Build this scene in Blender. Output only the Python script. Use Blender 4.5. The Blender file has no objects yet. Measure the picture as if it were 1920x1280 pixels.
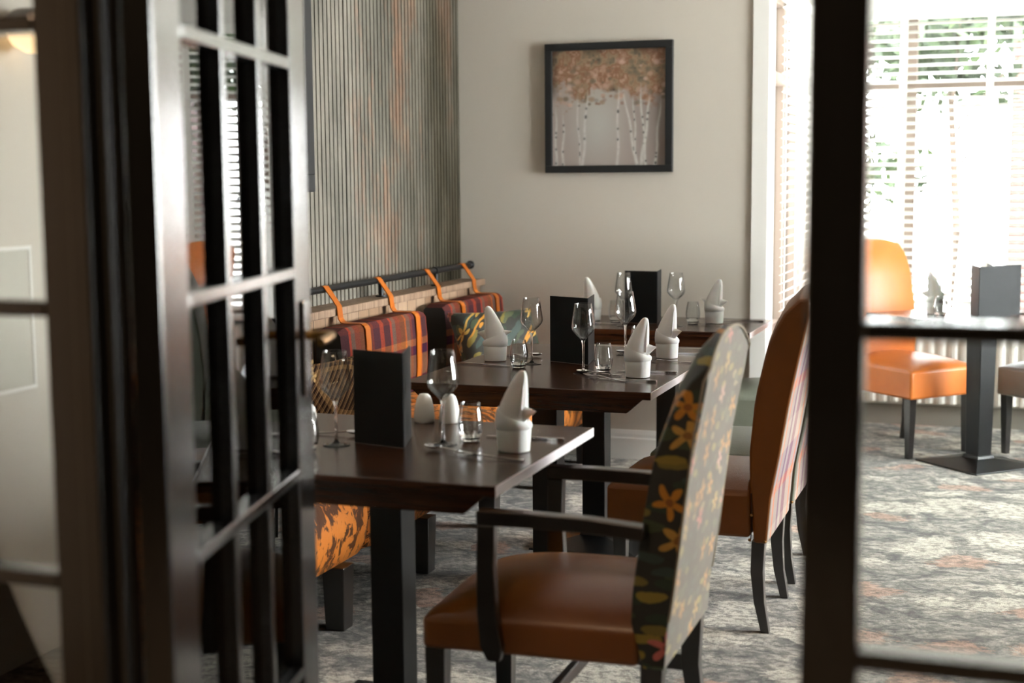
import bpy, bmesh, math, random
from math import sin, cos, pi, radians, sqrt, atan2
from mathutils import Vector, Matrix
import numpy as np

SC = bpy.context.scene
C = SC.collection
random.seed(4)

# ------------------------------------------------------------------ camera
H = 1.45
yaw, pitch, roll = radians(19.4), radians(6.6), radians(0.45)
F = Vector((-sin(yaw)*cos(pitch), cos(yaw)*cos(pitch), -sin(pitch)))
R0 = Vector((cos(yaw), sin(yaw), 0))
U0 = R0.cross(F)
R1 = R0*cos(roll) - U0*sin(roll)
U1 = R1.cross(F)
cd = bpy.data.cameras.new('camera')
cam = bpy.data.objects.new('camera', cd)
C.objects.link(cam)
cam.matrix_world = Matrix(((R1.x, U1.x, -F.x, 0), (R1.y, U1.y, -F.y, 0), (R1.z, U1.z, -F.z, H), (0, 0, 0, 1)))
cd.sensor_width = 36
cd.lens = 50.0
cd.clip_start = .05
cd.clip_end = 300
cd.dof.use_dof = True
cd.dof.focus_distance = 5.1
cd.dof.aperture_fstop = 2.3
SC.camera = cam

# ------------------------------------------------------------------ exposure, world
vs = SC.view_settings
vs.view_transform = 'Standard'
vs.look = 'None'
vs.gamma = 1
vs.exposure = -0.05
vs.use_curve_mapping = False
SC.cycles.use_denoising = True
SC.cycles.caustics_refractive = False
SC.cycles.caustics_reflective = False
SC.cycles.max_bounces = 10
SC.cycles.transparent_max_bounces = 24
SC.cycles.sample_clamp_indirect = 20

WORLD_STRENGTH = 46.0
w = bpy.data.worlds.new('sky'); SC.world = w; w.use_nodes = True
wn = w.node_tree.nodes; wl = w.node_tree.links
bg = wn['Background']
bg.inputs[0].default_value = (.95, .97, 1, 1)
bg.inputs[1].default_value = WORLD_STRENGTH


def area(name, loc, rot, sx, sy, energy, col, portal=False, spread=None):
    l = bpy.data.lights.new(name, 'AREA'); l.shape = 'RECTANGLE'; l.size = sx; l.size_y = sy
    l.energy = energy; l.color = col
    if portal: l.cycles.is_portal = True
    o = bpy.data.objects.new(name, l); C.objects.link(o); o.location = loc; o.rotation_euler = rot
    if spread: l.spread = spread
    return o


# daylight through the two tall windows in the right-hand wall (out of frame) and sky portals for the bay
for yy, pw in ((5.45, 260), (7.25, 110)):
    area('window_daylight', (3.36, yy, 1.5), (0, radians(90), 0), 1.5, 1.6, pw, (1, .965, .92))
area('bay_portal', (.55, 8.72, 1.52), (radians(-90), 0, 0), 3.3, 1.9, 1, (1, 1, 1), True)
area('bay_side_portal', (-1.34, 7.8, 1.52), (0, radians(-90), 0), 1.9, 1.1, 1, (1, 1, 1), True)


# ------------------------------------------------------------------ node helpers
def lin(c):
    if isinstance(c, str):
        c = c.lstrip('#'); c = [int(c[i:i+2], 16) for i in (0, 2, 4)]
    r = []
    for v in c[:3]:
        v = v/255.
        r.append(v/12.92 if v <= .04045 else ((v+.055)/1.055)**2.4)
    return (r[0], r[1], r[2], 1)


class NT:
    def __init__(s, name):
        s.m = bpy.data.materials.new(name); s.m.use_nodes = True
        s.t = s.m.node_tree; s.n = s.t.nodes; s.b = s.n['Principled BSDF']; s.out = s.n['Material Output']
    def new(s, ty, **k):
        n = s.n.new(ty)
        for a, v in k.items(): setattr(n, a, v)
        return n
    def put(s, inp, v):
        if v is None: return
        if isinstance(v, bpy.types.NodeSocket): s.t.links.new(v, inp)
        else: inp.default_value = v
    def P(s, key, v): s.put(s.b.inputs[key], v); return s
    def ma(s, op, a, b=0., c=0., clamp=False):
        n = s.new('ShaderNodeMath', operation=op, use_clamp=clamp)
        s.put(n.inputs[0], a); s.put(n.inputs[1], b); s.put(n.inputs[2], c); return n.outputs[0]
    def vm(s, op, a, b=None):
        n = s.new('ShaderNodeVectorMath', operation=op)
        s.put(n.inputs[0], a); s.put(n.inputs[1], b)
        return n.outputs['Value'] if op in ('LENGTH', 'DOT_PRODUCT', 'DISTANCE') else n.outputs[0]
    def mix(s, f, a, b, mode='MIX'):
        n = s.new('ShaderNodeMix', data_type='RGBA', blend_type=mode)
        s.put(n.inputs[0], f); s.put(n.inputs[6], a); s.put(n.inputs[7], b); return n.outputs[2]
    def obj(s): return s.new('ShaderNodeTexCoord').outputs['Object']
    def sep(s, v):
        n = s.new('ShaderNodeSeparateXYZ'); s.put(n.inputs[0], v); return n.outputs
    def comb(s, x, y, z=0.):
        n = s.new('ShaderNodeCombineXYZ')
        for i, v in enumerate((x, y, z)): s.put(n.inputs[i], v)
        return n.outputs[0]
    def mapp(s, v, sc=(1, 1, 1), loc=(0, 0, 0), rot=(0, 0, 0)):
        n = s.new('ShaderNodeMapping'); s.put(n.inputs[0], v)
        n.inputs['Scale'].default_value = sc; n.inputs['Location'].default_value = loc; n.inputs['Rotation'].default_value = rot
        return n.outputs[0]
    def noise(s, v, scale=5., detail=3., rough=.5, dist=0., dim='3D'):
        n = s.new('ShaderNodeTexNoise', noise_dimensions=dim); s.put(n.inputs['Vector'], v)
        s.put(n.inputs['Scale'], scale); s.put(n.inputs['Detail'], detail); s.put(n.inputs['Roughness'], rough); s.put(n.inputs['Distortion'], dist)
        return n.outputs['Fac']
    def white(s, v, dim='1D'):
        n = s.new('ShaderNodeTexWhiteNoise', noise_dimensions=dim)
        s.put(n.inputs['W' if dim == '1D' else 'Vector'], v); return n.outputs['Value']
    def vor(s, v, scale=1., feat='F1', rnd=1., dim='3D'):
        n = s.new('ShaderNodeTexVoronoi', feature=feat, voronoi_dimensions=dim); s.put(n.inputs['Vector'], v)
        s.put(n.inputs['Scale'], scale); s.put(n.inputs['Randomness'], rnd); return n.outputs
    def ramp(s, f, stops, interp='LINEAR'):
        n = s.new('ShaderNodeValToRGB'); s.put(n.inputs[0], f); e = n.color_ramp; e.interpolation = interp
        while len(e.elements) < len(stops): e.elements.new(.5)
        for el, (p, c) in zip(e.elements, stops):
            el.position = p; el.color = lin(c) if isinstance(c, str) else (tuple(c)+(1,))[:4]
        return n.outputs[0]
    def bump(s, h, st=.3, d=.01):
        n = s.new('ShaderNodeBump'); s.put(n.inputs['Height'], h); s.put(n.inputs['Strength'], st); s.put(n.inputs['Distance'], d)
        s.t.links.new(n.outputs[0], s.b.inputs['Normal']); return n.outputs[0]


def flat(name, col, rough=.5, metal=0., spec=.5, coat=0., nz=.0, nzs=20, bump=0., sheen=0.):
    t = NT(name); c = lin(col)
    if nz:
        f = t.noise(t.obj(), nzs, 4, .6)
        c = t.mix(f, tuple(x*(1-nz) for x in c[:3])+(1,), tuple(min(1, x*(1+nz)) for x in c[:3])+(1,))
    t.P('Base Color', c).P('Roughness', rough).P('Metallic', metal).P('Specular IOR Level', spec).P('Coat Weight', coat)
    if coat: t.P('Coat Roughness', .16)
    if sheen: t.P('Sheen Weight', sheen)
    if bump: t.bump(t.noise(t.obj(), nzs*3, 4, .6), bump, .003)
    return t.m


M = {}
M['plaster'] = flat('plaster_wall', '#c6bfb3', .85, nz=.03, nzs=2.5, bump=.05)
M['charcoal'] = flat('charcoal_wall_paint', '#3a3936', .85, nz=.04, nzs=3)  # dark tone chosen for unseen walls, to cut fill on the front faces
M['ceiling'] = flat('ceiling_paint', '#e6e3dc', .9, nz=.02, nzs=3)
M['white_paint'] = flat('white_gloss_paint', '#e8e6e0', .35, nz=.02, nzs=6)
M['frame_black'] = flat('black_satin_paint', '#0a0b0b', .2, spec=1., coat=.8, nz=.1, nzs=8)
M['leg_black'] = flat('black_powder_coat', '#08090a', .36, spec=.32, nz=.08, nzs=60)
M['pipe_black'] = flat('black_iron', '#17181a', .4, .3, nz=.1, nzs=30)
M['darkwood'] = flat('ebonised_wood', '#17110d', .33, nz=.25, nzs=30, coat=.7)
M['pic_frame'] = flat('black_picture_frame', '#1a1b1c', .45, nz=.1, nzs=20)
M['steel'] = flat('polished_steel', '#d6d6d8', .14, 1., nz=.03, nzs=15)
M['brass'] = flat('aged_brass', '#b98b4c', .25, 1., nz=.06, nzs=25)
M['ceramic'] = flat('white_ceramic', '#e4e3dd', .18, spec=.6, nz=.01)
M['plastic'] = flat('white_plastic', '#e9e9e6', .35, nz=.01)
M['menu'] = flat('dark_menu_board', '#111213', .55, spec=.2, nz=.08, nzs=200, bump=.05)
M['page'] = flat('menu_page', '#e8e5dc', .7, nz=.01)
M['blind'] = flat('white_blind_slat', '#f2f1ec', .45, nz=.015, nzs=9)
M['tape'] = flat('blind_ladder_tape', '#eeeae2', .8, nz=.02, nzs=60)
M['sash'] = flat('painted_window_frame', '#9b8b80', .4, nz=.04, nzs=9)
M['radiator'] = flat('radiator_enamel', '#e6e2da', .35, nz=.02, nzs=6)
M['plinth'] = flat('bay_plinth', '#8f8a80', .6, nz=.05, nzs=6)
M['bark'] = flat('tree_bark', '#4a3d33', .9, nz=.3, nzs=14, bump=.4)
M['concrete'] = flat('pale_paving', '#b9b6b0', .85, nz=.08, nzs=3)
M['seam'] = flat('dark_piping', '#3c1f0c', .5, nz=.05)
M['stud'] = flat('bronze_stud', '#7b5a34', .3, 1., nz=.05)
M['dry'] = flat('dried_flower_heads', '#c8a468', .85, nz=.25, nzs=50)


def mat_napkin():
    t = NT('white_linen'); o = t.obj()
    f = t.noise(o, 25, 3)
    t.P('Base Color', t.mix(f, lin('#e9e7e3'), lin('#f7f6f3'))).P('Roughness', .85).P('Sheen Weight', .2)
    t.b.inputs['Subsurface Weight'].default_value = .08
    t.bump(t.noise(o, 900, 1), .15, .0005)
    return t.m
M['napkin'] = mat_napkin()
M['braid'] = flat('beige_braid_trim', '#8f8573', .8, nz=.3, nzs=120)


def mat_glass(name):
    t = NT(name)
    tr = t.new('ShaderNodeBsdfTransparent'); gl = t.new('ShaderNodeBsdfGlossy'); mx = t.new('ShaderNodeMixShader'); lw = t.new('ShaderNodeLayerWeight')
    lw.inputs[0].default_value = .5
    f = lw.outputs['Facing']
    edge = t.ma('POWER', f, 3.)
    t.put(tr.inputs[0], t.mix(edge, t.mix(t.noise(t.obj(), 3, 1), (.95, .96, .96, 1), (.985, .99, .99, 1)), (.55, .57, .57, 1)))
    gl.inputs['Roughness'].default_value = .03
    t.put(mx.inputs[0], t.ma('ADD', .05, t.ma('MULTIPLY', t.ma('POWER', f, 2.6), .75), clamp=True))
    t.t.links.new(tr.outputs[0], mx.inputs[1]); t.t.links.new(gl.outputs[0], mx.inputs[2]); t.t.links.new(mx.outputs[0], t.out.inputs[0])
    return t.m
M['glass'] = mat_glass('clear_drinking_glass')


def mat_pane(name='window_pane_glass', rough=0.0, strength=1.0):
    t = NT(name)
    tr = t.new('ShaderNodeBsdfTransparent'); gl = t.new('ShaderNodeBsdfGlossy'); mx = t.new('ShaderNodeMixShader'); fr = t.new('ShaderNodeFresnel')
    fr.inputs[0].default_value = 1.5
    t.put(tr.inputs[0], t.mix(t.noise(t.obj(), 1.5, 1), (.94, .96, .95, 1), (.97, .98, .98, 1)))
    gl.inputs['Roughness'].default_value = rough
    f = t.ma('MULTIPLY', fr.outputs[0], strength, clamp=True)
    t.put(mx.inputs[0], f)
    t.t.links.new(tr.outputs[0], mx.inputs[1]); t.t.links.new(gl.outputs[0], mx.inputs[2]); t.t.links.new(mx.outputs[0], t.out.inputs[0])
    return t.m
M['pane'] = mat_pane()


def mat_carpet():
    t = NT('patterned_carpet'); o = t.obj(); s = t.sep(o)
    warp = t.noise(o, 2.2, 3, .6)
    base = t.noise(t.mapp(o, (4.2, 5.6, 1), rot=(0, 0, radians(-14))), 1.5, 9, .76, .9)
    c = t.ramp(base, [(.36, '#363431'), (.45, '#595650'), (.52, '#827d74'), (.60, '#a1998c'), (.72, '#bab1a2')])
    u = t.ma('ADD', t.ma('MULTIPLY', s[0], 3.4), t.ma('MULTIPLY', warp, 1.3))
    vv = t.ma('ADD', t.ma('MULTIPLY', s[1], 5.5), t.ma('MULTIPLY', t.noise(o, 3, 2), 1.8))
    pv = t.vor(t.comb(u, vv, 0.), 1., rnd=.95, dim='2D')
    edge = t.ma('ADD', pv['Distance'], t.ma('MULTIPLY', t.ma('SUBTRACT', t.noise(t.mapp(o, (28, 70, 1)), 1, 5, .7), .5), 1.0))
    msk = t.ma('LESS_THAN', edge, .40)
    cs = t.sep(pv['Color'])
    cream = t.ma('MULTIPLY', msk, t.ma('GREATER_THAN', cs[0], .62))
    blush = t.ma('MULTIPLY', msk, t.ma('LESS_THAN', cs[0], .24))
    c = t.mix(t.ma('MULTIPLY', cream, .6), c, lin('#c9c1b1'))
    c = t.mix(t.ma('MULTIPLY', blush, .55), c, lin('#ac7f66'))
    dark = t.noise(t.mapp(o, (24, 34, 1), rot=(0, 0, radians(-12))), 1, 7, .78)
    c = t.mix(t.ramp(dark, [(.47, (0, 0, 0)), (.56, (.8, .8, .8))]), c, t.mix(1., c, lin('#7e7d79'), 'MULTIPLY'))
    fine = t.noise(o, 300, 3, .7)
    c = t.mix(.75, c, t.ramp(fine, [(.35, (.15, .15, .15)), (.65, (.95, .95, .95))]), 'OVERLAY')
    t.P('Base Color', c).P('Roughness', .95).P('Specular IOR Level', .2).P('Sheen Weight', .2)
    t.bump(fine, .6, .004)
    return t.m
M['carpet'] = mat_carpet()


def mat_walnut(name='dark_walnut_top', ax='x', rough=.2, c0='#1d0f08', c1='#3d2112', c2='#57301a'):
    t = NT(name); o = t.obj()
    sc = (1.2, 22, 22) if ax == 'x' else (22, 22, 1.2)
    g = t.noise(t.mapp(o, sc), 2.2, 5, .65, .6)
    f2 = t.noise(t.mapp(o, tuple(a*5 for a in sc)), 2, 3)
    c = t.ramp(g, [(.3, c0), (.52, c1), (.75, c2)])
    c = t.mix(t.ma('MULTIPLY', f2, .35), c, lin(c0))
    t.P('Base Color', c).P('Roughness', t.ma('ADD', rough, t.ma('MULTIPLY', f2, .05))).P('Specular IOR Level', .5)
    t.bump(f2, .03, .0006)
    return t.m
M['walnut'] = mat_walnut()
M['end_highlight'] = flat('satin_end_highlight', '#dfd9dc', .34, .3, spec=.8, nz=.03, nzs=30)  # pale strip added to paint side light onto the right table ends


def mat_planks():
    t = NT('reclaimed_wood_planks'); o = t.obj(); s = t.sep(o)
    y = t.ma('DIVIDE', s[1], .105)
    idn = t.ma('FLOOR', y)
    r = t.white(idn)
    g = t.noise(t.mapp(o, (30, 30, 2)), 1.5, 5, .65, .4)
    c = t.ramp(r, [(0, '#8a6c52'), (.35, '#a88769'), (.7, '#bc9f84'), (1, '#7c5b42')])
    c = t.mix(t.ma('MULTIPLY', g, .6), c, lin('#4b3324'))
    gap = t.ma('LESS_THAN', t.ma('FRACT', y), .04)
    c = t.mix(gap, c, lin('#0f0a07'))
    t.P('Base Color', c).P('Roughness', .55)
    t.bump(t.ma('SUBTRACT', g, t.ma('MULTIPLY', gap, 3.)), .3, .004)
    return t.m
M['planks'] = mat_planks()
M['cap'] = mat_walnut('weathered_wood_cap', 'z', .5, '#66503e', '#927862', '#ac917a')


def mat_slats(shade):
    t = NT('patinated_slats'); o = t.obj(); s = t.sep(o)
    v = t.mapp(o, (1, 1, .45))
    big = t.noise(v, 1.5, 5, .6)
    mid = t.noise(t.mapp(o, (1, 1, .5), loc=(3, 1, 7)), 8, 5, .7)
    fine = t.noise(t.mapp(o, (1, 1, .7)), 40, 4, .7)
    c = t.ramp(t.ma('ADD', t.ma('MULTIPLY', big, .75), t.ma('MULTIPLY', mid, .25)), [(.36, '#53524b'), (.48, '#706d64'), (.58, '#858075'), (.68, '#968f82')])
    gate = t.ramp(t.ma('MULTIPLY', s[1], .14), [(5.5*.14, (0, 0, 0)), (6.0*.14, (1, 1, 1))])
    rust = t.ramp(t.noise(t.mapp(o, (1, 1, .38), loc=(9, 4, 2)), 2.6, 6, .72), [(.48, (0, 0, 0)), (.60, (1, 1, 1))])
    c = t.mix(t.ma('MULTIPLY', t.ma('MULTIPLY', rust, gate), .8), c, t.mix(mid, lin('#6b3d2b'), lin('#c09a80')))
    dk = t.ramp(t.ma('MULTIPLY', s[1], .14), [(5.7*.14, (0, 0, 0)), (6.7*.14, (1, 1, 1))])
    grn = t.ramp(t.noise(t.mapp(o, (1, 1, .3), loc=(1, 8, 5)), 3.2, 5, .65), [(.40, (0, 0, 0)), (.58, (1, 1, 1))])
    c = t.mix(t.ma('MULTIPLY', dk, t.ma('ADD', .7, t.ma('MULTIPLY', grn, .28))), c, t.mix(mid, lin('#1d201a'), lin('#4c4434')))
    c = t.mix(t.ma('MULTIPLY', fine, .35), c, t.mix(1., c, lin('#8a8378'), 'MULTIPLY'))
    t.P('Base Color', c).P('Roughness', .6).P('Specular IOR Level', .12)
    t.bump(t.noise(t.mapp(o, (60, 60, 3)), 3, 3), .1, .002)
    return t.m
M['slats'] = mat_slats(0)
M['felt'] = flat('black_felt_backing', '#0c0d0d', .95, nz=.1)


def mat_velvet():
    t = NT('copper_crushed_velvet'); o = t.obj()
    v = t.mapp(o, (1, 1, .62))
    d = t.noise(v, 17, 6, .70, .9)
    d2 = t.noise(t.mapp(o, (1, 1, .5), loc=(4, 2, 0)), 26, 4, .6, .6)
    m1 = t.ramp(d, [(.505, (0, 0, 0)), (.53, (1, 1, 1))]); m2 = t.ramp(d2, [(.60, (0, 0, 0)), (.63, (1, 1, 1))])
    m = t.ma('MAXIMUM', m1, m2)
    base = t.mix(t.noise(o, 5, 3), lin('#a85a1a'), lin('#d98433'))
    c = t.mix(t.ma('MULTIPLY', m, .93), base, lin('#2b1206'))
    t.P('Base Color', c).P('Roughness', .55).P('Sheen Weight', .2).P('Specular IOR Level', .3)
    t.put(t.b.inputs['Sheen Tint'], lin('#ffb070')); t.put(t.b.inputs['Sheen Roughness'], .35)
    t.bump(t.noise(o, 14, 4, .6, .5), .35, .01)
    return t.m
M['velvet'] = mat_velvet()


def mat_leather(name, c0, c1, rough=.3, coat=.25):
    t = NT(name); o = t.obj()
    f = t.noise(o, 6, 4, .6)
    t.P('Base Color', t.mix(f, lin(c0), lin(c1))).P('Roughness', t.ma('ADD', rough, t.ma('MULTIPLY', f, .12))).P('Specular IOR Level', .4).P('Coat Weight', coat)
    t.P('Coat Roughness', .3)
    vv = t.vor(o, 260)
    h = t.ma('ADD', t.ma('MULTIPLY', vv['Distance'], .25), t.noise(o, 9, 3, .55, .6))
    t.bump(h, .18, .008)
    return t.m
M['tan'] = mat_leather('tan_leather', '#623406', '#78450e', .34, .08)
M['caramel'] = mat_leather('caramel_leather', '#6c3a0c', '#86501c', .3, .4)
M['sage'] = mat_leather('sage_grey_leather', '#6b6f63', '#858a7c', .35, .2)
M['stone'] = mat_leather('stone_grey_leather', '#87857e', '#9d9a92', .4, .15)
M['orange'] = mat_leather('orange_leather', '#b85f20', '#cc7430', .35, .15)
M['strap'] = mat_leather('orange_leather_strap', '#9a4c08', '#b5610f', .38, .15)


M['pad_side'] = flat('charcoal_cushion_side', '#1d1c1a', .9, nz=.1, nzs=60)


def stripes(t, u, stops, period):
    return t.ramp(t.ma('FRACT', t.ma('DIVIDE', u, period)), stops, 'CONSTANT')


def mat_plaid(name, ua, va, pal1, pal2, per, weave=1., sheen=.0, dark=.95):
    t = NT(name); s = t.sep(t.obj())
    U = {'y': s[1], 'x': s[0], 'z': s[2], 'xy': t.ma('ADD', s[0], s[1])}
    u, v = U[ua], U[va]
    a = stripes(t, u, pal1, per); b = stripes(t, v, pal2, per)
    wv = t.ma('GREATER_THAN', t.ma('FRACT', t.ma('ADD', t.ma('MULTIPLY', u, 170), t.ma('MULTIPLY', v, 170))), .5)
    c = t.mix(t.ma('ADD', .25, t.ma('MULTIPLY', wv, .3*weave)), a, b)
    c = t.mix(t.ma('MULTIPLY', t.noise(t.obj(), 300, 2), dark), c, lin('#1d1010'))
    t.P('Base Color', c).P('Roughness', .92).P('Sheen Weight', sheen).P('Specular IOR Level', .15)
    t.bump(t.noise(t.obj(), 500, 2), .4, .002)
    return t.m
PL = [(0, '#2b1230'), (.16, '#c2402a'), (.21, '#6f6258'), (.30, '#8a3a2a'), (.42, '#7a4526'), (.54, '#c9641f'), (.58, '#6b5a50'), (.68, '#7b2f2c'), (.74, '#351638'), (.90, '#b5402c')]
PL2 = [(0, '#6b2a30'), (.18, '#b07a44'), (.42, '#4a1a34'), (.52, '#c77a34'), (.60, '#6a4030'), (.82, '#8f4a2c')]
M['plaid'] = mat_plaid('purple_orange_plaid_wool', 'y', 'z', PL, PL2, .40)
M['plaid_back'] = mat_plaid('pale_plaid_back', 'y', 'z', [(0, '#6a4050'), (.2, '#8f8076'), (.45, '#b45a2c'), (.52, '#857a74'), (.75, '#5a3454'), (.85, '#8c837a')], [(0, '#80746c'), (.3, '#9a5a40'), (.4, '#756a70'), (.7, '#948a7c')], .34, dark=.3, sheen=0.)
M['check'] = mat_plaid('brown_check_wool', 'xy', 'z', [(0, '#2c1b14'), (.3, '#b58a5a'), (.42, '#6a4a34'), (.55, '#c8a070'), (.8, '#3a241a')], [(0, '#3a2418'), (.3, '#c79a62'), (.5, '#4a2f20'), (.75, '#a87b50')], .028, .8)


def mat_floral(name='dark_floral_fabric', pale=0., k=1.35, sheen=.35):
    t = NT(name); s = t.sep(t.obj())
    o = t.obj()
    uu = t.ma('ADD', t.ma('MULTIPLY', s[0], .9), s[1])
    base = t.comb(uu, s[2], 0.)
    warp = t.noise(o, 9, 2)
    vw = t.vm('ADD', base, t.comb(t.ma('MULTIPLY', warp, .05), t.ma('MULTIPLY', t.noise(o, 7, 2), .05), 0.))
    # leaves: elongated cells in two directions
    def leaves(rot, sc, th, loc):
        m = t.mapp(vw, (sc*.42, sc, 1), loc=loc, rot=(0, 0, rot))
        vo = t.vor(m, 1., rnd=.85, dim='2D')
        d = t.ma('ADD', vo['Distance'], t.ma('MULTIPLY', t.noise(o, 60, 2), .12))
        return t.ma('LESS_THAN', d, th), t.sep(vo['Color'])
    c = t.mix(t.noise(o, 14, 3), lin('#14140f'), lin('#26261c'))
    m1, c1 = leaves(radians(58), 17*k, .36, (0, 0, 0))
    leafc = t.ramp(c1[1], [(0, '#20301f'), (.3, '#39452c'), (.55, '#75682a'), (.75, '#2b3f3a'), (.9, '#8d7a55')], 'CONSTANT')
    c = t.mix(m1, c, leafc)
    m2, c2 = leaves(radians(-38), 14*k, .30, (5, 2, 0))
    c = t.mix(t.ma('MULTIPLY', m2, t.ma('GREATER_THAN', c2[0], .45)), c, t.ramp(c2[2], [(0, '#4b5236'), (.4, '#8b7a2c'), (.7, '#31423c')], 'CONSTANT'))
    # flowers
    fs = 6.2*k
    p = t.vm('MULTIPLY', vw, (fs, fs, 0.)); vo = t.vor(p, 1., rnd=.75, dim='2D')
    dl = t.sep(t.vm('SUBTRACT', p, vo['Position'])); cc = t.sep(vo['Color'])
    ang = t.ma('ARCTAN2', dl[1], dl[0])
    rad = t.ma('ADD', .22, t.ma('MULTIPLY', t.ma('COSINE', t.ma('ADD', t.ma('MULTIPLY', ang, 5.), t.ma('MULTIPLY', cc[2], 6.))), .12))
    fm = t.ma('MULTIPLY', t.ma('LESS_THAN', vo['Distance'], rad), t.ma('GREATER_THAN', cc[0], .3))
    fc = t.ramp(cc[1], [(0, '#c98a1e'), (.42, '#d0716a'), (.62, '#c9a24a'), (.8, '#d9a59a')], 'CONSTANT')
    fc = t.mix(t.ma('MULTIPLY', t.ma('LESS_THAN', vo['Distance'], .08), .7), fc, lin('#5a2f10'))
    fc = t.mix(t.ma('MULTIPLY', t.noise(o, 90, 3), .5), fc, lin('#7a3f18'))
    c = t.mix(fm, c, fc)
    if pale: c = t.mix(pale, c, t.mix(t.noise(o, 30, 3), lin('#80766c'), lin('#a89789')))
    t.P('Base Color', c).P('Roughness', .6).P('Sheen Weight', sheen).P('Specular IOR Level', .6)
    t.put(t.b.inputs['Sheen Roughness'], .3)
    t.bump(t.noise(o, 600, 1), .2, .001)
    return t.m
M['floral'] = mat_floral(sheen=.08)
M['floral_glare'] = mat_floral('floral_fabric_glare', .36, 1.8)  # same floral, washed paler to paint window glare on the armchair's rear


def mat_brick():
    t = NT('red_brick_wall'); n = t.new('ShaderNodeTexBrick')
    s = t.sep(t.obj())
    t.put(n.inputs['Vector'], t.comb(t.ma('ADD', s[0], s[1]), s[2], 0.))
    n.inputs['Scale'].default_value = 1.; n.inputs['Brick Width'].default_value = .225; n.inputs['Row Height'].default_value = .075; n.inputs['Mortar Size'].default_value = .01
    n.inputs['Color1'].default_value = lin('#4a1d14'); n.inputs['Color2'].default_value = lin('#3a150e'); n.inputs['Mortar'].default_value = lin('#4c443e')
    t.P('Base Color', n.outputs[0]).P('Roughness', .9)
    return t.m
M['brick'] = mat_brick()


def mat_leaf():
    t = NT('green_leaves'); o = t.obj()
    c = t.ramp(t.noise(o, 3, 3), [(.3, '#16240a'), (.55, '#253414'), (.75, '#3a4a1c')])
    t.P('Base Color', c).P('Roughness', .6)
    return t.m
M['leaf'] = mat_leaf()


def mat_emit(name, col, st):
    t = NT(name)
    t.P('Base Color', lin(col)).P('Roughness', .4)
    t.put(t.b.inputs['Emission Color'], t.mix(t.noise(t.obj(), 4, 1), lin(col), tuple(min(1, x*1.08) for x in lin(col)[:3])+(1,))); t.P('Emission Strength', st)
    return t.m
M['opal'] = mat_emit('lit_opal_glass', '#ffd9a8', 1.6)


# ------------------------------------------------------------------ mesh helpers
def link(name, me, mats, parent=None, loc=None, rz=0., smooth=None, bevel=0., bseg=2, subsurf=0):
    for m in (mats if isinstance(mats, (list, tuple)) else [mats]): me.materials.append(m)
    o = bpy.data.objects.new(name, me); C.objects.link(o)
    if parent is not None: o.parent = parent
    if loc is not None: o.location = loc
    if rz: o.rotation_euler = (0, 0, rz)
    if bevel:
        b = o.modifiers.new('bevel', 'BEVEL'); b.width = bevel; b.segments = bseg; b.limit_method = 'ANGLE'; b.angle_limit = radians(35)
        b.harden_normals = False
    if subsurf:
        s = o.modifiers.new('subsurf', 'SUBSURF'); s.levels = subsurf; s.render_levels = subsurf
    if smooth is not None:
        for p in me.polygons: p.use_smooth = True
        if smooth < 180:
            try: me.set_sharp_from_angle(angle=radians(smooth))
            except Exception: pass
    return o


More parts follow.
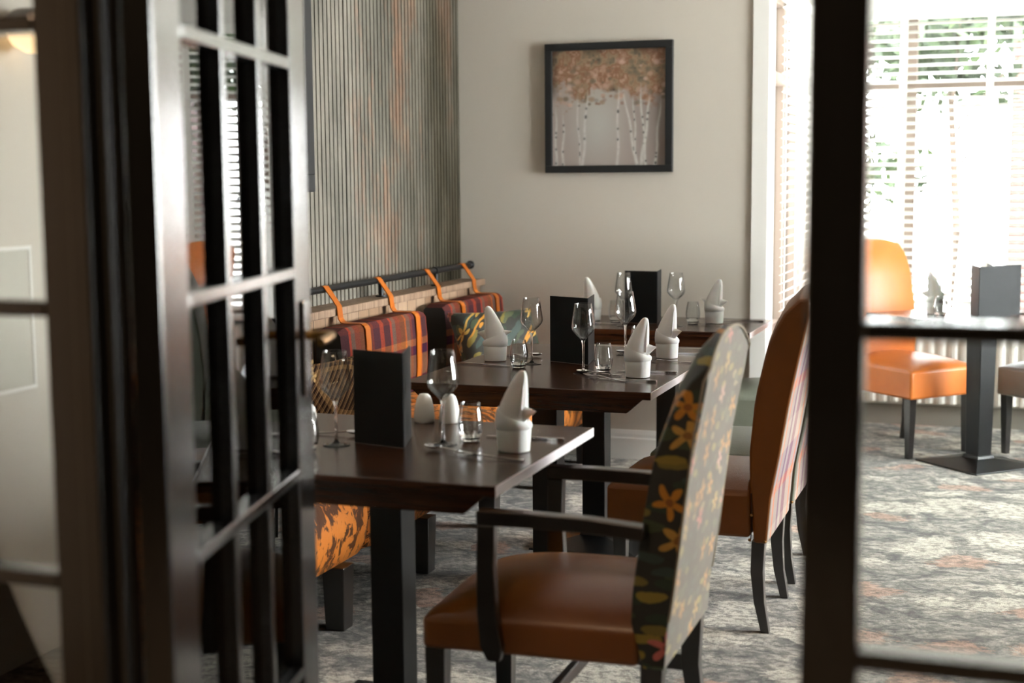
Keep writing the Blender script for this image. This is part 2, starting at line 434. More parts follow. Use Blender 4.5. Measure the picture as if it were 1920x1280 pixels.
class MB:
    def __init__(s): s.v = []; s.f = []; s.mi = []; s.cur = 0
    def add(s, vs, fs):
        b = len(s.v); s.v += [tuple(v) for v in vs]
        for f in fs: s.f.append(tuple(b+i for i in f)); s.mi.append(s.cur)
        return s
    def box(s, x0, x1, y0, y1, z0, z1, mat=None):
        vs = [(x, y, z) for z in (z0, z1) for y in (y0, y1) for x in (x0, x1)]
        if mat is not None: vs = [tuple(mat @ Vector(v)) for v in vs]
        return s.add(vs, [(0, 2, 3, 1), (4, 5, 7, 6), (0, 1, 5, 4), (2, 6, 7, 3), (0, 4, 6, 2), (1, 3, 7, 5)])
    def taper(s, pts, sizes):
        """square-section bar through pts [(x,y,z)], sizes [(wx,wy)] stacked along z"""
        vs = []
        for (x, y, z), (a, b) in zip(pts, sizes):
            vs += [(x-a/2, y-b/2, z), (x+a/2, y-b/2, z), (x+a/2, y+b/2, z), (x-a/2, y+b/2, z)]
        n = len(pts); fs = [(3, 2, 1, 0), tuple(4*(n-1)+i for i in range(4))]
        for k in range(n-1):
            for i in range(4):
                j = (i+1) % 4; fs.append((4*k+i, 4*k+j, 4*k+4+j, 4*k+4+i))
        if pts[0][2] > pts[-1][2]: fs = [tuple(reversed(f)) for f in fs]
        return s.add(vs, fs)
    def rings(s, rings, cap0=True, cap1=True, closed=True):
        n = len(rings[0]); vs = [p for r in rings for p in r]; fs = []
        for k in range(len(rings)-1):
            for i in range(n if closed else n-1):
                j = (i+1) % n; fs.append((n*k+i, n*k+j, n*k+n+j, n*k+n+i))
        if cap0: fs.append(tuple(reversed(range(n))))
        if cap1: fs.append(tuple(n*(len(rings)-1)+i for i in range(n)))
        return s.add(vs, fs)
    def lathe(s, prof, n=32, c=(0, 0, 0), cap0=True, cap1=True):
        return s.rings([[(c[0]+r*cos(2*pi*i/n), c[1]+r*sin(2*pi*i/n), c[2]+z) for i in range(n)] for r, z in prof], cap0, cap1)
    def tube(s, pts, r, n=10, sq=None):
        P = [Vector(p) for p in pts]; rs = []
        up = Vector((0, 0, 1))
        for i, p in enumerate(P):
            d = (P[min(i+1, len(P)-1)]-P[max(i-1, 0)]).normalized()
            a = d.cross(up)
            if a.length < 1e-3: a = d.cross(Vector((1, 0, 0)))
            a.normalize(); b = a.cross(d).normalized()
            rr = r[i] if isinstance(r, (list, tuple)) else r
            if sq: rs.append([tuple(p+a*sx*sq[0]/2+b*sy*sq[1]/2) for sx, sy in ((-1, -1), (1, -1), (1, 1), (-1, 1))])
            else: rs.append([tuple(p+a*rr*cos(2*pi*k/n)+b*rr*sin(2*pi*k/n)) for k in range(n)])
        return s.rings(rs)
    def prism(s, poly, axis, a, b):
        """poly 2D extruded along axis between a and b"""
        def P(p, t):
            return {'x': (t, p[0], p[1]), 'y': (p[0], t, p[1]), 'z': (p[0], p[1], t)}[axis]
        n = len(poly)
        vs = [P(p, a) for p in poly]+[P(p, b) for p in poly]
        fs = [tuple(reversed(range(n))), tuple(range(n, 2*n))]+[(i, (i+1) % n, n+(i+1) % n, n+i) for i in range(n)]
        return s.add(vs, fs)
    def mesh(s, name):
        me = bpy.data.meshes.new(name); me.from_pydata(s.v, [], s.f); me.validate()
        for p, i in zip(me.polygons, s.mi): p.material_index = i
        bm = bmesh.new(); bm.from_mesh(me); bmesh.ops.recalc_face_normals(bm, faces=bm.faces); bm.to_mesh(me); bm.free()
        return me
    def build(s, name, mats, parent=None, **k): return link(name, s.mesh(name), mats, parent, **k)


def box(name, m, x0, x1, y0, y1, z0, z1, parent=None, bevel=.002, **k):
    return MB().box(x0, x1, y0, y1, z0, z1).build(name, m, parent, bevel=bevel, **k)


def tag(o, label, cat, group=None):
    o['label'] = label; o['category'] = cat
    if group: o['group'] = group
    return o


def empty(name, loc=(0, 0, 0), rz=0., label=None, cat=None, group=None):
    o = bpy.data.objects.new(name, None); C.objects.link(o); o.location = loc; o.rotation_euler = (0, 0, rz); o.empty_display_size = .1
    if label: tag(o, label, cat, group)
    return o


def struct(o, label=None):
    o['kind'] = 'structure'
    if label: o['label'] = label
    return o


def dup(root, loc, rz=0., label=None, group=None):
    r = root.copy(); C.objects.link(r); r.location = loc; r.rotation_euler = (0, 0, rz)
    if label: r['label'] = label
    if group: r['group'] = group
    def rec(src, dst):
        for ch in list(src.children):
            c = ch.copy(); C.objects.link(c); c.parent = dst; rec(ch, c)
    rec(root, r)
    return r


def cushion_mesh(hx, hy, hz, puff=.35, n=14, edge=.25):
    """pillow: box half sizes, rounded by superellipse profile"""
    rings = []
    top = []; bot = []
    mb = MB()
    vs = []
    for sgn in (1, -1):
        for j in range(n+1):
            for i in range(n+1):
                u = -1+2*i/n; v = -1+2*j/n
                f = (max(0, 1-abs(u)**3.2)*max(0, 1-abs(v)**3.2))**.5
                k = edge+(1-edge)*f
                px = 1-.05*(abs(v)**2)*0-.0; 
                vs.append((hx*u*(1-.06*(1-abs(v)**2)*(abs(u)**4)), hy*v*(1-.06*(1-abs(u)**2)*(abs(v)**4)), sgn*hz*k))
    N = n+1; fs = []
    for j in range(n):
        for i in range(n):
            a = j*N+i; fs.append((a, a+1, a+N+1, a+N))
            b = N*N+a; fs.append((b, b+N, b+N+1, b+1))
    per = [i for i in range(N)]+[j*N+n for j in range(1, N)]+[n*N+i for i in range(n-1, -1, -1)]+[j*N for j in range(n-1, 0, -1)]
    for q in range(len(per)):
        a, b = per[q], per[(q+1) % len(per)]
        fs.append((a, N*N+a, N*N+b, b))
    mb.add(vs, fs)
    return mb


# ------------------------------------------------------------------ the room shell
YF, XL = 7.03, -2.78        # far wall, left wall
XB, YB = -1.15, 8.50        # bay side wall, bay back wall
XR = 3.2
CEIL = 2.75
struct(box('floor', M['carpet'], -2.9, 3.4, -2.6, 8.6, -.05, 0, bevel=0), 'grey carpet with mottled cream and blush brush-stroke pattern')
struct(box('ceiling', M['ceiling'], -2.9, 3.4, -2.6, 7.15, CEIL, CEIL+.08, bevel=0))
struct(box('ceiling_bay', M['ceiling'], -1.3, 3.4, 7.15, 8.7, 2.50, 2.58, bevel=0))
struct(box('wall_left', M['plaster'], XL-.12, XL, -2.6, YF+.12, 0, CEIL, bevel=0))
struct(box('wall_far', M['plaster'], XL, XB, YF, YF+.12, 0, CEIL, bevel=.006), 'warm grey plastered wall with the birch picture')
struct(box('wall_far_header', M['plaster'], XB, 3.4, YF, YF+.12, 2.50, CEIL, bevel=0))
mb = MB()                   # bay side wall with window opening
mb.box(XB-.12, XB, YF+.12, 7.28, 0, 2.5).box(XB-.12, XB, 8.28, YB, 0, 2.5).box(XB-.12, XB, 7.28, 8.28, 0, .62).box(XB-.12, XB, 7.28, 8.28, 2.38, 2.5)
struct(mb.build('wall_bay_side', M['white_paint'], bevel=.003))
mb = MB()
mb.box(XB-.12, 3.4, YB, YB+.14, 0, .62).box(XB-.12, 3.4, YB, YB+.14, 2.40, 2.5).box(XB-.12, XB+.06, YB, YB+.14, .62, 2.4).box(2.3, 3.4, YB, YB+.14, .62, 2.4)
struct(mb.build('wall_bay_back', M['white_paint'], bevel=.003))
mb = MB()                   # right wall with two openings
mb.box(XR, XR+.12, -2.6, 4.6, 0, CEIL).box(XR, XR+.12, 6.3, 6.4, 0, CEIL).box(XR, XR+.12, 8.1, 8.6, 0, CEIL)
for a, b in ((4.6, 6.3), (6.4, 8.1)): mb.box(XR, XR+.12, a, b, 0, .6).box(XR, XR+.12, a, b, 2.4, CEIL)
struct(mb.build('wall_right', M['plaster']))
# doorway wall: opening from -2.05 to 1.3
YD = 1.72
mb = MB()
mb.box(-2.9, -2.05, YD-.08, YD+.04, 0, CEIL).box(1.35, 3.4, YD-.08, YD+.04, 0, CEIL).box(-2.05, 1.35, YD-.08, YD+.04, 2.3, CEIL)
struct(mb.build('wall_near', M['charcoal']))
struct(box('wall_partition', M['plaster'], XL, -2.05, YD+.04, 2.76, 0, CEIL, bevel=0), 'beige wall stub seen through the left sidelight')
struct(box('wall_hall_back', M['charcoal'], -2.9, 3.4, -2.6, -2.5, 0, CEIL, bevel=0))
# skirting
def skirting(name, poly, axis, a, b):
    return struct(MB().prism(poly, axis, a, b).build(name, M['white_paint']))
sk = [(0, 0), (-.018, 0), (-.018, .105), (-.012, .112), (-.012, .128), (-.006, .15), (0, .15)]
skirting('baseboard_far', [(YF+p, z) for p, z in sk], 'x', -1.97, XB)
skirting('baseboard_bay_side', [(XB-p, z) for p, z in sk], 'y', YF, YB)
struct(box('baseboard_bay', M['plinth'], XB, 3.2, YB-.02, YB, 0, .13))
skirting('baseboard_partition', [(-2.05-p, z) for p, z in sk], 'y', YD+.04, 2.76)
struct(box('trim_1', M['white_paint'], XB-.07, XB+.012, YF-.014, YF, 0, CEIL, bevel=.003), 'white architrave at the corner of the bay')
# window ledge in bay
struct(box('trim_2', M['white_paint'], XB, 2.3, YB-.13, YB+.02, .60, .63))
struct(box('trim_3', M['white_paint'], XB, 3.2, YB-.16, YB, 2.36, 2.5, bevel=.012), 'white pelmet above the bay blinds')


def window(name, x0, x1, z0, z1, muls, trans, y=YB+.05, mat='sash'):
    w_ = empty(name, (0, 0, 0)); struct(w_)
    mb = MB(); f = .05
    mb.box(x0, x1, y, y+.07, z0, z0+f).box(x0, x1, y, y+.07, z1-f, z1).box(x0, x0+f, y, y+.07, z0, z1).box(x1-f, x1, y, y+.07, z0, z1)
    for mx_ in muls: mb.box(mx_-.03, mx_+.03, y, y+.07, z0, z1)
    mb.box(x0, x1, y-.005, y+.075, trans-.03, trans+.03)
    mb.build('window_frame', M[mat], w_, bevel=.004)
    box('pane', M['pane'], x0+.01, x1-.01, y+.033, y+.037, z0+.01, z1-.01, w_, bevel=0)
    return w_
w1 = window('window_1', XB+.06, 2.3, .62, 2.40, [-.575, .12, .8, 1.5], 1.95)
# side window of the bay, built along Y
w2 = window('window_2', 0, 1.0, .62, 2.38, [.5], 1.95, y=0)
w2.location = (XB-.03, 7.28, 0); w2.rotation_euler = (0, 0, radians(90))
for i, yy in enumerate((4.6, 6.4)):
    w3 = window('window_%d' % (3+i), 0, 1.7, .6, 2.4, [.85], 1.95, y=0, mat='white_paint')
    w3.location = (XR+.06, yy, 0); w3.rotation_euler = (0, 0, radians(90))


# ------------------------------------------------------------------ glazed doors (black, small panes)
ZB = (.470, .870, 1.268, 1.668, 2.066)
def glazed(name, W, stile_l, stile_r, cols, t=.046, z0=.012, z1=2.3, label=None):
    d = empty(name); struct(d, label)
    mb_stiles = []
    MB().box(0, stile_l, 0, t, z0, z1).build('stile', M['frame_black'], d, bevel=.003)
    MB().box(W-stile_r, W, 0, t, z0, z1).build('stile', M['frame_black'], d, bevel=.003)
    MB().box(stile_l, W-stile_r, 0, t, z0, .1).build('rail', M['frame_black'], d, bevel=.003)
    MB().box(stile_l, W-stile_r, 0, t, z1-.1, z1).build('rail', M['frame_black'], d, bevel=.003)
    for z in ZB:
        MB().box(stile_l, W-stile_r, 0, t, z-.011, z+.011).build('glazing_bar', M['frame_black'], d, bevel=.003)
    a, b = stile_l, W-stile_r
    for k in range(1, cols):
        x = a+(b-a)*k/cols
        MB().box(x-.011, x+.011, .0005, t-.0005, .1, z1-.1).build('glazing_bar', M['frame_black'], d, bevel=.003)
    box('pane', M['pane'], a, b, t/2-.002, t/2+.002, .1, z1-.1, d, bevel=0)
    return d
# open leaf: local x runs away from hinge, local +y is its left (hall) side
leaf = glazed('door_1', .864, .122, .12, 3, label='open black glazed door leaf with lever handle')
leaf.location = (-1.139, 1.735, 0); leaf.rotation_euler = (0, 0, radians(90+13.4))
MB().box(.785, .83, -.008, 0, 1.02, 1.21).build('handle_plate', M['steel'], leaf, bevel=.003)
mb = MB(); mb.tube([(.808, -.008, 1.14), (.808, -.055, 1.14)], .009, 12).tube([(.808, -.055, 1.14), (.76, -.06, 1.14), (.70, -.058, 1.138)], .009, 12)
mb.build('lever_handle', M['brass'], leaf, smooth=60)
mb = MB(); mb.tube([(.808, .046, 1.14), (.808, .10, 1.14), (.70, .10, 1.138)], .009, 12)
mb.build('lever_handle', M['brass'], leaf, smooth=60)
d2 = glazed('door_2', .768, .05, .055, 2, label='fixed black glazed sidelight left of the doorway')
d2.location = (-2.008, YD-.04, 0)
d3 = glazed('door_3', 1.45, .068, .055, 2, label='fixed black glazed sidelight right of the doorway')
d3.location = (-.229, YD-.03, 0)
mb = MB(); mb.box(-1.239, -1.205, YD-.055, YD+.025, 0, 2.3).box(-1.205, -1.186, YD-.035, YD+.012, 0, 2.3)
struct(mb.build('trim_4', M['frame_black'], bevel=.004), 'black door jamb on the hinge side')
struct(box('trim_5', M['frame_black'], -2.05, 1.35, YD-.07, YD+.03, 2.3, 2.36))
struct(box('trim_6', M['frame_black'], -2.05, -2.01, YD-.07, YD+.03, 0, 2.3))
struct(box('trim_7', M['frame_black'], 1.23, 1.35, YD-.07, YD+.03, 0, 2.3))

# wall stub: light, switch, pale board added for a reflection in the glass
wlp = empty('wall_light', (-2.05, 2.585, 1.77), label='small domed wall light glowing warm on the beige wall stub', cat='lamp')
mb = MB(); mb.lathe([(0.001, -.052), (.03, -.048), (.055, -.034), (.068, -.012), (.07, 0)], 28, cap0=False); mb.build('lamp_shade', M['opal'], wlp, smooth=60, loc=(.075, 0, 0))
mb = MB(); mb.lathe([(.074, 0), (.074, .022), (.05, .04), (.001, .045)], 28); mb.box(-.075, 0, -.02, .02, .0, .03); mb.build('lamp_cap', M['pipe_black'], wlp, loc=(.075, 0, 0), smooth=35)
sw = empty('light_switch', (-2.05, 2.46, 1.50), label='white light switch on the beige wall stub', cat='light switch')
box('switch_plate', M['plastic'], 0, .012, -.045, .045, -.05, .05, sw, bevel=.003)
box('rocker', M['plastic'], .012, .017, -.012, .012, -.02, .02, sw, bevel=.002)
bd = empty('reflection_board', (-2.05, 2.40, 1.15), label='pale framed board added for a reflection, on the beige wall stub', cat='reflection board')
box('board_panel', flat('pale_reflection', '#b9b5a8', .6, nz=.02), 0, .008, -.25, .20, -.15, .15, bd, bevel=.001)
mb = MB(); mb.box(0, .010, -.26, .21, .15, .158).box(0, .010, -.26, .21, -.158, -.15).box(0, .010, .20, .208, -.15, .15).box(0, .010, -.258, -.25, -.15, .15)
mb.build('board_frame', M['white_paint'], bd, bevel=.002)


# ------------------------------------------------------------------ left wall cladding
def slat_panel_world(y0, y1, label):
    t = empty('slatted_wall_panel', (0, 0, 0), label=label, cat='wall panel')
    box('backing_board', M['felt'], XL, XL+.010, y0, y1-.002, .9, CEIL-.01, t, bevel=0)
    mb = MB(); n = int(round((y1-y0)/.0385)); p = (y1-y0-.004)/n
    for i in range(n):
        c = y0+(i+.5)*p; mb.box(XL+.010, XL+.027, c-.0146, c+.0146, .9, CEIL-.01)
    mb.build('slat_set', M['slats'], t, bevel=.0012)
slat_panel_world(2.78, 4.25, 'slatted wall panel behind the open door leaf, nearest the doorway')
slat_panel_world(4.25, 5.66, 'grey slatted wall panel, middle one, behind the black wall frame')
slat_panel_world(5.66, 7.025, 'slatted wall panel with rust patina beside the far corner')

# framed art on the left wall (only its right edge shows past the door)
art = empty('wall_art', (XL+.03, 4.56, 1.98), label='large black framed grey picture on the slatted wall, behind the glazed door', cat='picture')
mb = MB(); hw, hh, fw = .72, .585, .07
mb.box(0, .04, -hw, hw, hh-fw, hh).box(0, .04, -hw, hw, -hh, -hh+fw).box(0, .04, -hw, -hw+fw, -hh+fw, hh-fw).box(0, .04, hw-fw, hw, -hh+fw, hh-fw)
mb.build('picture_frame', M['pic_frame'], art, bevel=.003)
tt = NT('grey_abstract_canvas'); tt.P('Base Color', tt.ramp(tt.noise(tt.obj(), 2.2, 5, .6, 1.5), [(.35, '#3e4444'), (.5, '#7d817c'), (.7, '#aba89c')])).P('Roughness', .3)
box('canvas', tt.m, .004, .012, -hw+fw, hw-fw, -hh+fw, hh-fw, art, bevel=0)


# birch picture: canvas colours are the painting itself, per-vertex
def birch_canvas():
    rng = np.random.RandomState(7); n = 240
    yy, xx = np.mgrid[0:n, 0:n]/(n-1.)     # xx 0 left..1 right, yy 0 bottom..1 top
    def vnoise(k, seed):
        g = np.random.RandomState(seed).rand(k+2, k+2); a = xx*k; b = yy*k; i = a.astype(int); j = b.astype(int); fa = a-i; fb = b-j
        fa = fa*fa*(3-2*fa); fb = fb*fb*(3-2*fb)
        return (g[j, i]*(1-fa)+g[j, i+1]*fa)*(1-fb)+(g[j+1, i]*(1-fa)+g[j+1, i+1]*fa)*fb
    L = lambda h: np.array(lin(h)[:3])
    lo = L('#b3a196')[None, None]*np.ones((n, n, 1)); mist = L('#c2bfb4'); rt = L('#97877f')
    m = np.exp(-((xx-.40)/.20)**2)*np.exp(-((yy-.38)/.33)**2); lo = lo*(1-m[..., None])+mist*m[..., None]
    m = np.clip((xx-.62)/.3, 0, 1); lo = lo*(1-m[..., None]*.8)+rt*m[..., None]*.8
    nz = .45*vnoise(7, 1)+.3*vnoise(17, 2)+.25*vnoise(40, 3)
    pal = [L('#4a3524'), L('#7a6a50'), L('#a8875f'), L('#9a6236'), L('#c79a7a'), L('#8f8a70')]
    q = (.5*vnoise(11, 5)+.3*vnoise(26, 6)+.2*vnoise(60, 8)); q = (q-q.min())/(q.max()-q.min())*5.0
    i0 = np.clip(q.astype(int), 0, 4); fr = (q-i0)[..., None]; P = np.array(pal)
    up = P[i0]*(1-fr)+P[i0+1]*fr
    edge = .60+.16*(nz-.5)*3-.0*xx+.10*np.abs(xx-.42)*-1.2
    k = np.clip((yy-edge)/.10, 0, 1)[..., None]; col = lo*(1-k)+up*k
    dk = np.clip((yy-.9)/.1, 0, 1)*(vnoise(9, 9) > .45); col = col*(1-dk[..., None]*.5)+L('#3a2c20')*dk[..., None]*.5
    lft = np.clip((.07-xx)/.07, 0, 1)*np.clip((yy-.55)/.1, 0, 1); col = col*(1-lft[..., None]*.7)+L('#43301f')*lft[..., None]*.7
    for _ in range(150):    # leaf dabs
        cx, cy = rng.rand(), .52+.4*rng.rand()**1.2; r = .012+.02*rng.rand(); a = rng.rand()*.6+.3
        mm = np.exp(-(((xx-cx)/r)**2+((yy-cy)/(r*.8))**2)**2)*a; c = P[rng.randint(1, 5)] if rng.rand() < .75 else L('#d8ab92')
        col = col*(1-mm[..., None])+c*mm[..., None]
    trunks = [(.03, .03, .022, .46), (.09, .10, .02, .42), (.27, .31, .024, .60), (.25, .22, .014, .56), (.58, .585, .022, .62), (.75, .64, .024, .60), (.745, .72, .016, .55),
              (.79, .86, .028, .56), (.83, .78, .022, .64), (.91, .95, .022, .52)]
    for xb, xt, wd, top in trunks:
        t_ = np.clip(yy/top, 0, 1); cx = xb+(xt-xb)*t_+.006*np.sin(t_*9+xb*20); ww = wd*(1-.45*t_)
        mm = 1/(1+np.exp((np.abs(xx-cx)-ww/2)/.0035)); mm = mm*(1/(1+np.exp((yy-top)/.03)))*.88
        sh = L('#d9d6cf')*(.86+.2*vnoise(50, int(xb*100)+11))[..., None]
        col = col*(1-mm[..., None])+sh*mm[..., None]
        for _ in range(4):
            py = rng.rand()*top*.85; pm = np.exp(-((xx-(xb+(xt-xb)*py/top))/(wd*.42))**2-((yy-py)/.010)**2)*.85
            col = col*(1-pm[..., None])+L('#2b2622')*pm[..., None]
    g = col.mean(axis=2, keepdims=True); col = (g+(col-g)*.72)*.86
    return n, np.clip(col, 0, 1)


pic = empty('birch_picture', (-1.945, YF, 1.793), label='black framed painting of white birch trunks under russet leaves, on the far wall', cat='picture')
hw, hh, fw = .332, .325, .036
mb = MB(); mb.box(-hw, hw, -.032, 0, hh-fw, hh).box(-hw, hw, -.032, 0, -hh, -hh+fw).box(-hw, -hw+fw, -.032, 0, -hh+fw, hh-fw).box(hw-fw, hw, -.032, 0, -hh+fw, hh-fw)
mb.build('picture_frame', M['pic_frame'], pic, bevel=.002)
n, col = birch_canvas()
vs_ = [(-hw+fw+(2*(hw-fw))*i/(n-1), -.013, -hh+fw+(2*(hh-fw))*j/(n-1)) for j in range(n) for i in range(n)]
fs_ = [(j*n+i, j*n+i+1, (j+1)*n+i+1, (j+1)*n+i) for j in range(n-1) for i in range(n-1)]
b0 = len(vs_); vs_ += [(-hw+fw, 0, -hh+fw), (hw-fw, 0, -hh+fw), (hw-fw, 0, hh-fw), (-hw+fw, 0, hh-fw)]; fs_.append((b0, b0+3, b0+2, b0+1))
me = bpy.data.meshes.new('canvas'); me.from_pydata(vs_, [], fs_)
ca = me.color_attributes.new('paint', 'FLOAT_COLOR', 'POINT')
buf = np.ones((len(vs_), 4), dtype=np.float32); buf[:n*n, :3] = col.reshape(-1, 3); ca.data.foreach_set('color', buf.ravel())
tt = NT('birch_painting'); at_ = tt.new('ShaderNodeVertexColor', layer_name='paint'); tt.P('Base Color', at_.outputs[0]).P('Roughness', .45); tt.bump(tt.noise(tt.obj(), 120, 3), .15, .001)
link('canvas', me, tt.m, pic)


# ------------------------------------------------------------------ banquette bench
bn = empty('banquette_bench', (-2.4, 2.8, 0), label='long banquette bench with a mottled copper velvet seat, along the plank panelling', cat='bench')
X0 = -2.4; Y0 = 2.8
def L_(x): return x-X0
seatprof = [(-2.645, .215), (-2.06, .205), (-2.0, .225), (-1.978, .27), (-1.968, .33), (-1.972, .39), (-1.995, .44), (-2.04, .468), (-2.12, .482), (-2.3, .49), (-2.645, .485)]
for a, b in ((2.80, 4.18), (4.184, 5.60), (5.604, 7.0)):
    mb = MB(); rings = []
    ys = [a, a+.006, a+.02, a+.05]+[a+(b-a)*k/10 for k in range(1, 10)]+[b-.05, b-.02, b-.006, b]
    for y in ys:
        e = min(y-a, b-y); sh = 0 if e > .04 else .014*(1-(e/.04))**2
        rings.append([(L_(x)-(sh if x > -2.5 else 0), y-Y0, z-(sh if z > .4 else (-sh if z < .24 else 0))+.003*sin(y*9)*(z > .4)) for x, z in seatprof])
    mb.rings(rings); mb.build('seat_section', M['velvet'], bn, smooth=60)
box('bench_base', M['darkwood'], L_(-2.62), L_(-2.10), 0, 4.2, .17, .21, bn)
for y in (3.30, 4.04, 4.74, 5.45, 6.20, 6.85):
    MB().taper([(L_(-2.025), y-Y0, .21), (L_(-2.025), y-Y0, 0)], [(.078, .078), (.066, .066)]).build('leg', M['darkwood'], bn, bevel=.003)
for y in (3.30, 5.45, 6.85):
    MB().taper([(L_(-2.55), y-Y0, .21), (L_(-2.55), y-Y0, 0)], [(.078, .078), (.066, .066)]).build('leg', M['darkwood'], bn, bevel=.003)
wc = empty('plank_wainscot', (-2.4, 2.8, 0), label='reclaimed plank panelling with a timber cap, behind the velvet bench', cat='wall panel')
MB().box(L_(XL+.002), L_(-2.648), 0, 4.22, .0, .885).build('plank_back', M['planks'], wc, bevel=.002)
MB().box(L_(XL+.002), L_(-2.62), 0, 4.225, .885, .918).build('cap_rail', M['cap'], wc, bevel=.004)

rl = empty('cushion_rail', (-2.685, 2.9, .918), label='black iron pipe rail above the banquette, holding the strapped cushions', cat='rail')
mb = MB().tube([(0, 0, .075), (0, 4.06, .075)], .0145, 14)
mb.build('pipe', M['pipe_black'], rl, smooth=40)
mb = MB().lathe([(.001, -.022), (.012, -.019), (.021, -.008), (.022, .004), (.015, .016), (.001, .022)], 18)
o = mb.build('finial', M['pipe_black'], rl, smooth=60); o.location = (0, 4.075, .075); o.rotation_euler = (radians(90), 0, 0)
for y in (.5, 1.7, 2.95, 3.6):
    mb = MB().lathe([(.011, 0), (.011, .06)], 12, (0, y, 0)).lathe([(.026, 0), (.026, .006)], 16, (0, y, 0)); mb.tube([(0, y-.022, .075), (0, y+.022, .075)], .019, 14)
    mb.build('bracket', M['pipe_black'], rl, smooth=40)


def back_cushion(y0, y1, straps, label):
    c = empty('back_cushion', (-2.553, y0, .50), label=label, cat='cushion', group='strapped plaid cushions hanging on the banquette back')
    w_ = y1-y0
    mb = MB(); xs = .058
    nY, nZ = 16, 10; hgt = .355
    # boxy wool pad: rounded outline swept
    rings = []
    for k in range(nY+1):
        y = w_*k/nY; e = min(y, w_-y); f = min(1, e/.03); inset = .012*(1-f)**2
        rings.append([(x*(1-inset*6), y, z-(inset if z > .2 else -inset)) for x, z in ((-xs, .01), (-xs+.01, 0), (xs-.012, 0), (xs, .014), (xs+.008, .1), (xs+.008, hgt-.1), (xs, hgt-.016), (xs-.014, hgt), (-xs+.012, hgt), (-xs, hgt-.012))])
    mb.rings(rings); me_ = mb.mesh('pad')
    for p in me_.polygons:
        if abs(p.normal.y) > .8 or p.normal.x < -.5: p.material_index = 1
    link('pad', me_, [M['plaid'], M['pad_side']], c, smooth=45)
    for s in straps:
        y = s-y0; mb = MB(); wd = .044; th = .004
        path = [(-.152, .480), (-.150, .494), (-.143, .506), (-.132, .510), (-.120, .507), (-.111, .496), (-.060, .426), (-.054, hgt+.02), (-.044, hgt+.006), (-.03, hgt+.003), (.045, hgt+.003), (.060, hgt-.006), (.068, hgt-.02), (.073, hgt-.09), (.073, .12), (.067, .02), (.05, -.002)]
        outer = [(x, z) for x, z in path]
        rings = []
        for i, (x, z) in enumerate(outer):
            a = outer[max(i-1, 0)]; b = outer[min(i+1, len(outer)-1)]
            dx, dz = b[0]-a[0], b[1]-a[1]; l = sqrt(dx*dx+dz*dz); nx, nz_ = -dz/l*th, dx/l*th
            rings.append([(x, y-wd/2, z), (x, y+wd/2, z), (x+(-nx), y+wd/2, z-nz_), (x-nx, y-wd/2, z-nz_)])
        # push outward rather than inward
        mb.rings(rings); mb.build('strap', M['strap'], c)
    return c
back_cushion(2.92, 3.78, (3.12, 3.66), 'plaid strapped cushion nearest the doorway, behind the door leaf')
back_cushion(3.98, 4.80, (4.18, 4.62), 'plaid strapped cushion seen through the glazed door, second from the doorway')
back_cushion(5.05, 5.92, (5.28, 5.80), 'plaid cushion with two orange leather straps, third from the doorway, above the front menu')
back_cushion(6.15, 6.95, (6.36, 6.84), 'plaid cushion with orange leather straps, in the far corner')

cu = cushion_mesh(.225, .225, .075, edge=.12).build('check_cushion', M['check'], smooth=180)
cu.location = (-2.30, 4.62, .655); cu.scale = (.7, .95, .85); cu.rotation_euler = (0, radians(52), radians(-14)); tag(cu, 'brown and beige check scatter cushion on the bench behind the front wine glass', 'cushion', 'scatter cushions on the bench')
cu = cushion_mesh(.225, .225, .075, edge=.12).build('check_cushion', M['check'], smooth=180)
cu.location = (-2.29, 3.78, .67); cu.scale = (.74, .95, .85); cu.rotation_euler = (0, radians(56), radians(10)); tag(cu, 'brown check scatter cushion on the bench, behind the glazed door', 'cushion', 'scatter cushions on the bench')
cu = cushion_mesh(.23, .26, .09, edge=.12).build('floral_cushion', M['floral'], smooth=180)
cu.location = (-2.235, 6.16, .678); cu.scale = (.75, .85, .85); cu.rotation_euler = (0, radians(60), radians(-40)); tag(cu, 'dark floral scatter cushion at the far end of the bench', 'cushion', 'scatter cushions on the bench')


# ------------------------------------------------------------------ tables
TT = .75
def table(y0, y1, cols, label, x0=-1.975, x1=-1.095):
    cx, cy = (x0+x1)/2, (y0+y1)/2
    t = empty('dining_table', (cx, cy, 0), label=label, cat='table')
    hx, hy = (x1-x0)/2, (y1-y0)/2
    MB().box(-hx, hx, -hy, hy, TT-.026, TT).build('tabletop', M['walnut'], t, bevel=.0025)
    MB().box(hx+.0002, hx+.0022, -hy+.001, hy-.001, TT-.0255, TT-.0005).build('end_highlight', M['end_highlight'], t, bevel=.0006)
    for s in (-1, 1):
        yy = s*(hy-.03)
        MB().prism([(-hx+.03, TT-.0265), (hx-.03, TT-.0265), (hx-.085, TT-.075), (-hx+.085, TT-.075)], 'y', yy-.014, yy+.014).build('apron', M['walnut'], t, bevel=.002)
    MB().box(-.06, .06, -hy+.045, hy-.045, TT-.06, TT-.0265).build('support_beam', M['leg_black'], t, bevel=.002)
    for c in cols:
        p = empty('pedestal', (0, c-cy, 0)); p.parent = t
        MB().box(-.046, .046, -.046, .046, .03, TT-.0605).build('column', M['leg_black'], p, bevel=.003)
        pyramid_base(p)
    return t
def pyramid_base(p, hw=.215, rz=0.):
    mb = MB(); r = []
    for h_, z in ((hw, 0), (hw, .008), (.055, .034), (.05, .05)):
        r.append([(-h_, -h_, z), (h_, -h_, z), (h_, h_, z), (-h_, h_, z)])
    mb.rings(r); mb.build('base_plate', M['leg_black'], p, bevel=.002)
table(2.985, 3.79, (3.39,), 'dark walnut dining table nearest the camera, with a single black column')
table(4.46, 5.66, (4.74, 5.36), 'long dark walnut dining table in the middle, set with three places')
